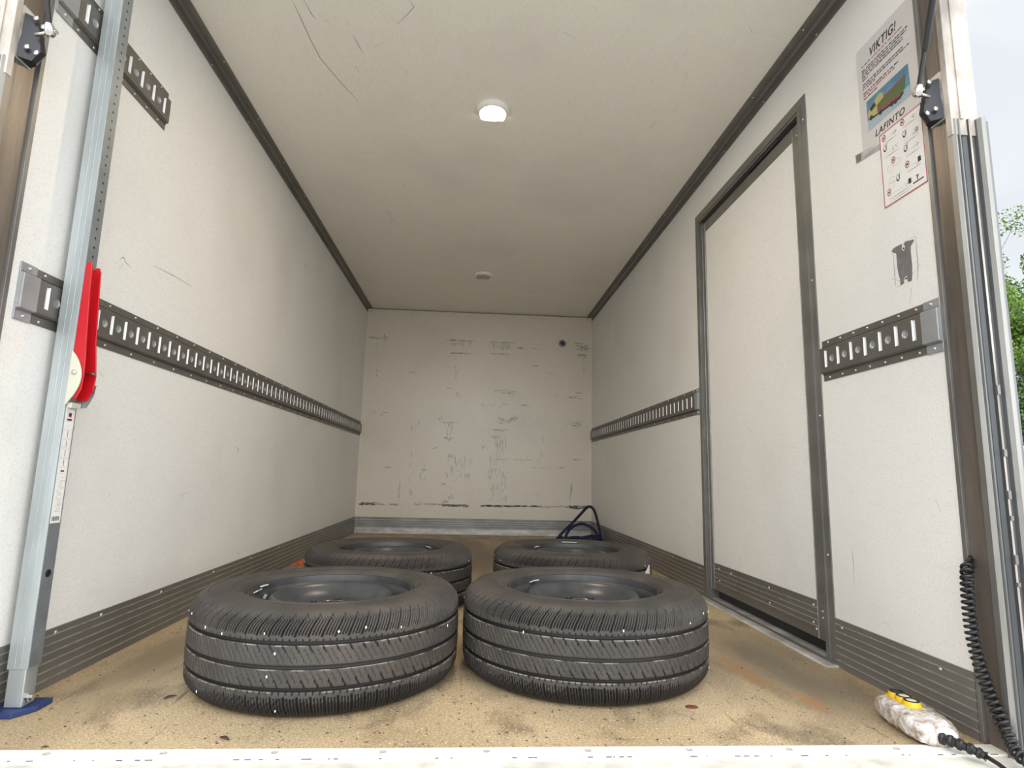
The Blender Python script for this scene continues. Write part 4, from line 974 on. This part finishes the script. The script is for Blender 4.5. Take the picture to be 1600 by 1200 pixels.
mb = MB(); q = cl[0] - cc.location; mb.tube([pts[0], q + Vector((-.004, -.006, .012)), q + Vector((.006, -.004, .020)), q + Vector((.016, .004, .012)), q + Vector((.013, .010, -.006))], .0034, 8); mb.build('cable_end', 'black', cc, 180)

# ------------------------------------------------------------------ rope at the back
rp = empty('rope', (.90, 5.0, 0), label='navy blue rope in a loose loop on the floor by the back right corner', cat='rope')
def rope(name, P, r=.0115):
    c = [p - rp.location for p in catmull([Vector(p) for p in P], 14)]; mb = MB(); mb.tube(c, r, 8); return mb.build(name, 'rope', rp, 180)
rope('tall_loop', [(.70, 4.86, .010), (.76, 4.88, .075), (.84, 4.91, .145), (.93, 4.93, .235), (.975, 4.93, .283), (1.005, 4.93, .292), (1.035, 4.93, .268), (1.06, 4.93, .20), (1.082, 4.92, .10), (1.087, 4.90, .012)])
rope('low_loop', [(.79, 4.86, .010), (.80, 4.88, .07), (.85, 4.9, .125), (.92, 4.92, .150), (.98, 4.92, .140), (1.04, 4.92, .10), (1.07, 4.91, .04), (1.07, 4.89, .010)])
rope('floor_turns', [(.68, 4.84, .012), (.74, 4.86, .03), (.80, 4.85, .04), (.78, 4.88, .03), (.88, 4.87, .045), (.95, 4.86, .03), (1.0, 4.86, .025), (1.06, 4.85, .045), (1.08, 4.88, .02), (.98, 4.90, .015), (.90, 4.84, .012), (.80, 4.83, .014), (.74, 4.83, .05), (.72, 4.86, .02)], .014)
rope('floor_turns', [(.70, 4.88, .012), (.82, 4.92, .012), (.95, 4.95, .035), (1.04, 4.93, .05), (1.07, 4.87, .02), (.96, 4.82, .012), (.85, 4.80, .014)], .014)

# ------------------------------------------------------------------ small bits on the floor
mb = MB()
ps = [(-.052, -.016), (-.02, -.008), (-.01, -.014), (.01, .0), (.03, .006), (.034, .018), (.012, .014), (-.012, .010), (-.03, .002), (-.05, -.006)]
mb.prism(ps, .0005, .020, lambda a, b, z: (a, b, z)); o = mb.build('plastic_scrap', 'orange', None, None, .002, (-.955, 3.56, 0))
o.rotation_euler = (0, 0, .9); tag(o, 'small torn orange plastic scrap on the floor beside the rear left wheel', 'scrap')
mb = MB(); mb.lathe([(.0145, .0003), (.0135, .0016), (.006, .0022), (.0001, .0016)], 18, lambda a, b, c: (a * 1.1, b * .8, c)); o = mb.build('floor_stain', 'dirt', None, 60, 0, (.547, 1.467, 0)); tag(o, 'round reddish brown spot on the floor before the front right wheel', 'spot')
M['rust'] = mat('rust brown', (.16, .05, .025), .8); o.data.materials[0] = M['rust']
def leaf(x, y, rz, label, sc=1, g=None):
    mb = MB(); n = 7; vs = []
    for k_ in range(n):
        t = k_ / (n - 1); w = math.sin(PI * t) * .004 * sc + .0004; xx = (t - .5) * .03 * sc; z_ = .0008 + .003 * math.sin(PI * t) * sc
        vs += [(xx, -w, z_), (xx, w, z_ + .001)]
    mb.add(vs, [(2 * k_, 2 * k_ + 2, 2 * k_ + 3, 2 * k_ + 1) for k_ in range(n - 1)]); o = mb.build('dry_leaf', 'dirt', None, 180, 0, (x, y, 0)); o.rotation_euler = (0, 0, rz); tag(o, label, 'leaf', g)
leaf(-.478, 1.308, -.5, 'dark dry leaf curl on the floor just in front of the front left wheel')
leaf(-.693, 1.529, .8, 'tiny curled dark leaf left of the front left wheel')
leaf(-.80, 1.275, .2, 'small dark crumb at the sill near the blue foot', .45)
rnd = random.Random(14); mb = MB()
for _ in range(420):
    x = rnd.uniform(XL + .02, XR - .02); y = 1.262 + rnd.random() ** 1.7 * 1.6; s_ = rnd.uniform(.0008, .0026)
    if any((x - w.location.x) ** 2 + (y - w.location.y) ** 2 < .35 ** 2 for w in ws): continue
    a = rnd.uniform(0, PI); pts_ = [(x + s_ * math.cos(a + k_ * PI / 2) * (1.6 if k_ % 2 else 1), y + s_ * math.sin(a + k_ * PI / 2) * (1.6 if k_ % 2 else 1), .0003) for k_ in range(4)]
    mb.add(pts_ + [(x, y, .0003 + s_ * .8)], [(k_, (k_ + 1) % 4, 4) for k_ in range(4)])
tag(mb.build('floor_grit', 'dirt'), 'scattered dark grit and crumbs on the wooden floor', 'grit', kind='stuff')
# floor scratches belong to the floor sheet: thin worn lines
# ------------------------------------------------------------------ outside
mb = MB(); mb.box(-40, 60, -40, 60, -1.0, -.95); struct(mb.build('ground', 'asphalt'))
mb = MB(); mb.box(XL + .1, XR - .1, 1.5, L - .1, -.35, -.061); tag(mb.build('truck_chassis', 'black_metal'), 'dark underframe below the cargo box', 'chassis')

def tree(name, x, y, label, clumps, leaf_n, lm, size, trunk_r, trunk_h, seed, cat='tree', group=None):
    rnd = random.Random(seed); e = empty(name, (x, y, -.95), label=label, cat=cat)
    if group: e['group'] = group
    nr = np.random.RandomState(seed); V = []; per_ = leaf_n // len(clumps)
    for (cx, cy, cz, rx, ry, rz) in clumps:
        d = nr.normal(size=(per_, 3)); d /= np.linalg.norm(d, axis=1)[:, None]; r = nr.rand(per_, 1) ** .45
        V.append(d * r * np.array([rx, ry, rz]) + np.array([cx, cy, cz]))
    C = np.concatenate(V); n = len(C)
    a = nr.normal(size=(n, 3)); a /= np.linalg.norm(a, axis=1)[:, None]; b = np.cross(a, nr.normal(size=(n, 3))); b /= np.linalg.norm(b, axis=1)[:, None]
    sz = (size * (.6 + .8 * nr.rand(n, 1)))
    co = np.stack([C - a * sz, C + b * sz * .55, C + a * sz, C - b * sz * .55], 1).reshape(-1, 3)
    me = bpy.data.meshes.new('foliage'); me.vertices.add(len(co)); me.vertices.foreach_set('co', co.astype(np.float32).ravel())
    me.loops.add(len(co)); me.loops.foreach_set('vertex_index', np.arange(len(co))); me.polygons.add(n); me.polygons.foreach_set('loop_start', np.arange(0, len(co), 4))
    for k_ in lm: me.materials.append(M[k_])
    me.polygons.foreach_set('material_index', nr.randint(0, len(lm), n)); me.update(calc_edges=True)
    o = bpy.data.objects.new('foliage', me); COL.objects.link(o); o.parent = e
    mb = MB(); mb.tube([(0, 0, 0), (.05, .03, trunk_h * .4), (-.03, .05, trunk_h * .75), (0, 0, trunk_h)], [trunk_r, trunk_r * .8, trunk_r * .55, trunk_r * .25], 8)
    for c in clumps:
        z0_ = max(.3, c[2] - 1.2) * .85; mb.tube([(0, 0, min(z0_, trunk_h * .9)), (c[0] * .5, c[1] * .5, c[2] * .75 + z0_ * .2), (c[0], c[1], c[2])], [trunk_r * .35, trunk_r * .2, trunk_r * .06], 5)
    mb.build('trunk', 'bark', e, 180)
    return e
def clump(seed, n, R, z0, z1, r0, r1):
    rnd = random.Random(seed); return [(rnd.uniform(-R, R), rnd.uniform(-R, R), rnd.uniform(z0, z1), rnd.uniform(r0, r1), rnd.uniform(r0, r1), rnd.uniform(r0, r1) * .8) for _ in range(n)]
G = 'trees beyond the parking area'
tree('birch_tree', 12.0, 12.75, 'tall thin birch with sparse leaves above the hedge, right of the truck', clump(1, 30, .62, 3.0, 8.9, .3, .55), 9000, ['leaf_b', 'leaf_a'], .035, .07, 8.6, 1)
tree('leafy_tree', 15.2, 14.9, 'bright green bushy tree seen just right of the birch', clump(2, 30, 1.5, 2.4, 7.4, .6, .95), 40000, ['leaf_a', 'leaf_b', 'leaf_a'], .05, .14, 6.5, 2)
tree('leafy_tree', 18.6, 12.4, 'bright green rounded tree farthest right beyond the hedge', clump(3, 24, 1.5, 2.6, 6.9, .7, 1.0), 20000, ['leaf_a', 'leaf_b'], .06, .15, 5.5, 3)
tree('leafy_tree', 11.4, 19.4, 'green tree standing mostly behind the cargo box side', clump(4, 24, 1.5, 2.4, 6.6, .7, 1.0), 20000, ['leaf_a', 'leaf_b'], .06, .15, 5.5, 4)
tree('dark_hedge', 9.9, 9.7, 'dark green dense hedge below the birch', clump(5, 30, 1.0, .5, 3.3, .45, .7), 38000, ['leaf_c', 'leaf_b', 'leaf_c'], .038, .08, 2.8, 5, 'hedge')
tree('dark_hedge', 12.8, 7.6, 'dark green hedge section behind the white van', clump(6, 26, 1.1, .5, 3.2, .5, .75), 22000, ['leaf_c', 'leaf_b', 'leaf_c'], .045, .08, 2.8, 6, 'hedge')
# white van at the edge of the frame
vn = empty('parked_van', (7.35, 6.0, -.95), label='white parked van glimpsed at the right edge below the hedge', cat='van')
mb = MB(); side = [(-1.45, .35), (-1.45, 1.5), (-1.36, 1.86), (-1.15, 1.95), (1.3, 1.95), (1.9, 1.35), (2.45, 1.15), (2.55, .7), (2.5, .35)]
mb.prism(side, -.9, .9, lambda a, z, y: (a, y, z)); mb.build('van_body', 'car_white', vn, None, .05)
mb = MB(); mb.prism([(1.15, 1.80), (1.30, 1.86), (1.84, 1.36), (1.2, 1.36)], -.912, .912, lambda a, z, y: (a, y, z)); mb.prism([(-.3, 1.80), (1.0, 1.80), (1.0, 1.36), (-.3, 1.36)], -.911, .911, lambda a, z, y: (a, y, z)); mb.box(-1.462, -1.40, -.7, .7, 1.32, 1.70); mb.build('window_glass', 'car_glass', vn)
for xx in (-.85, 1.7):
    for yy in (-.82, .82):
        mb = MB(); mb.lathe([(.0001, -.1), (.2, -.1), (.31, -.09), (.33, -.05), (.33, .05), (.31, .09), (.2, .1), (.0001, .1)], 28, lambda a, b, c: (a, c, b)); o = mb.build('van_wheel', 'rubber', vn, 40); o.location = (xx, yy, .33)
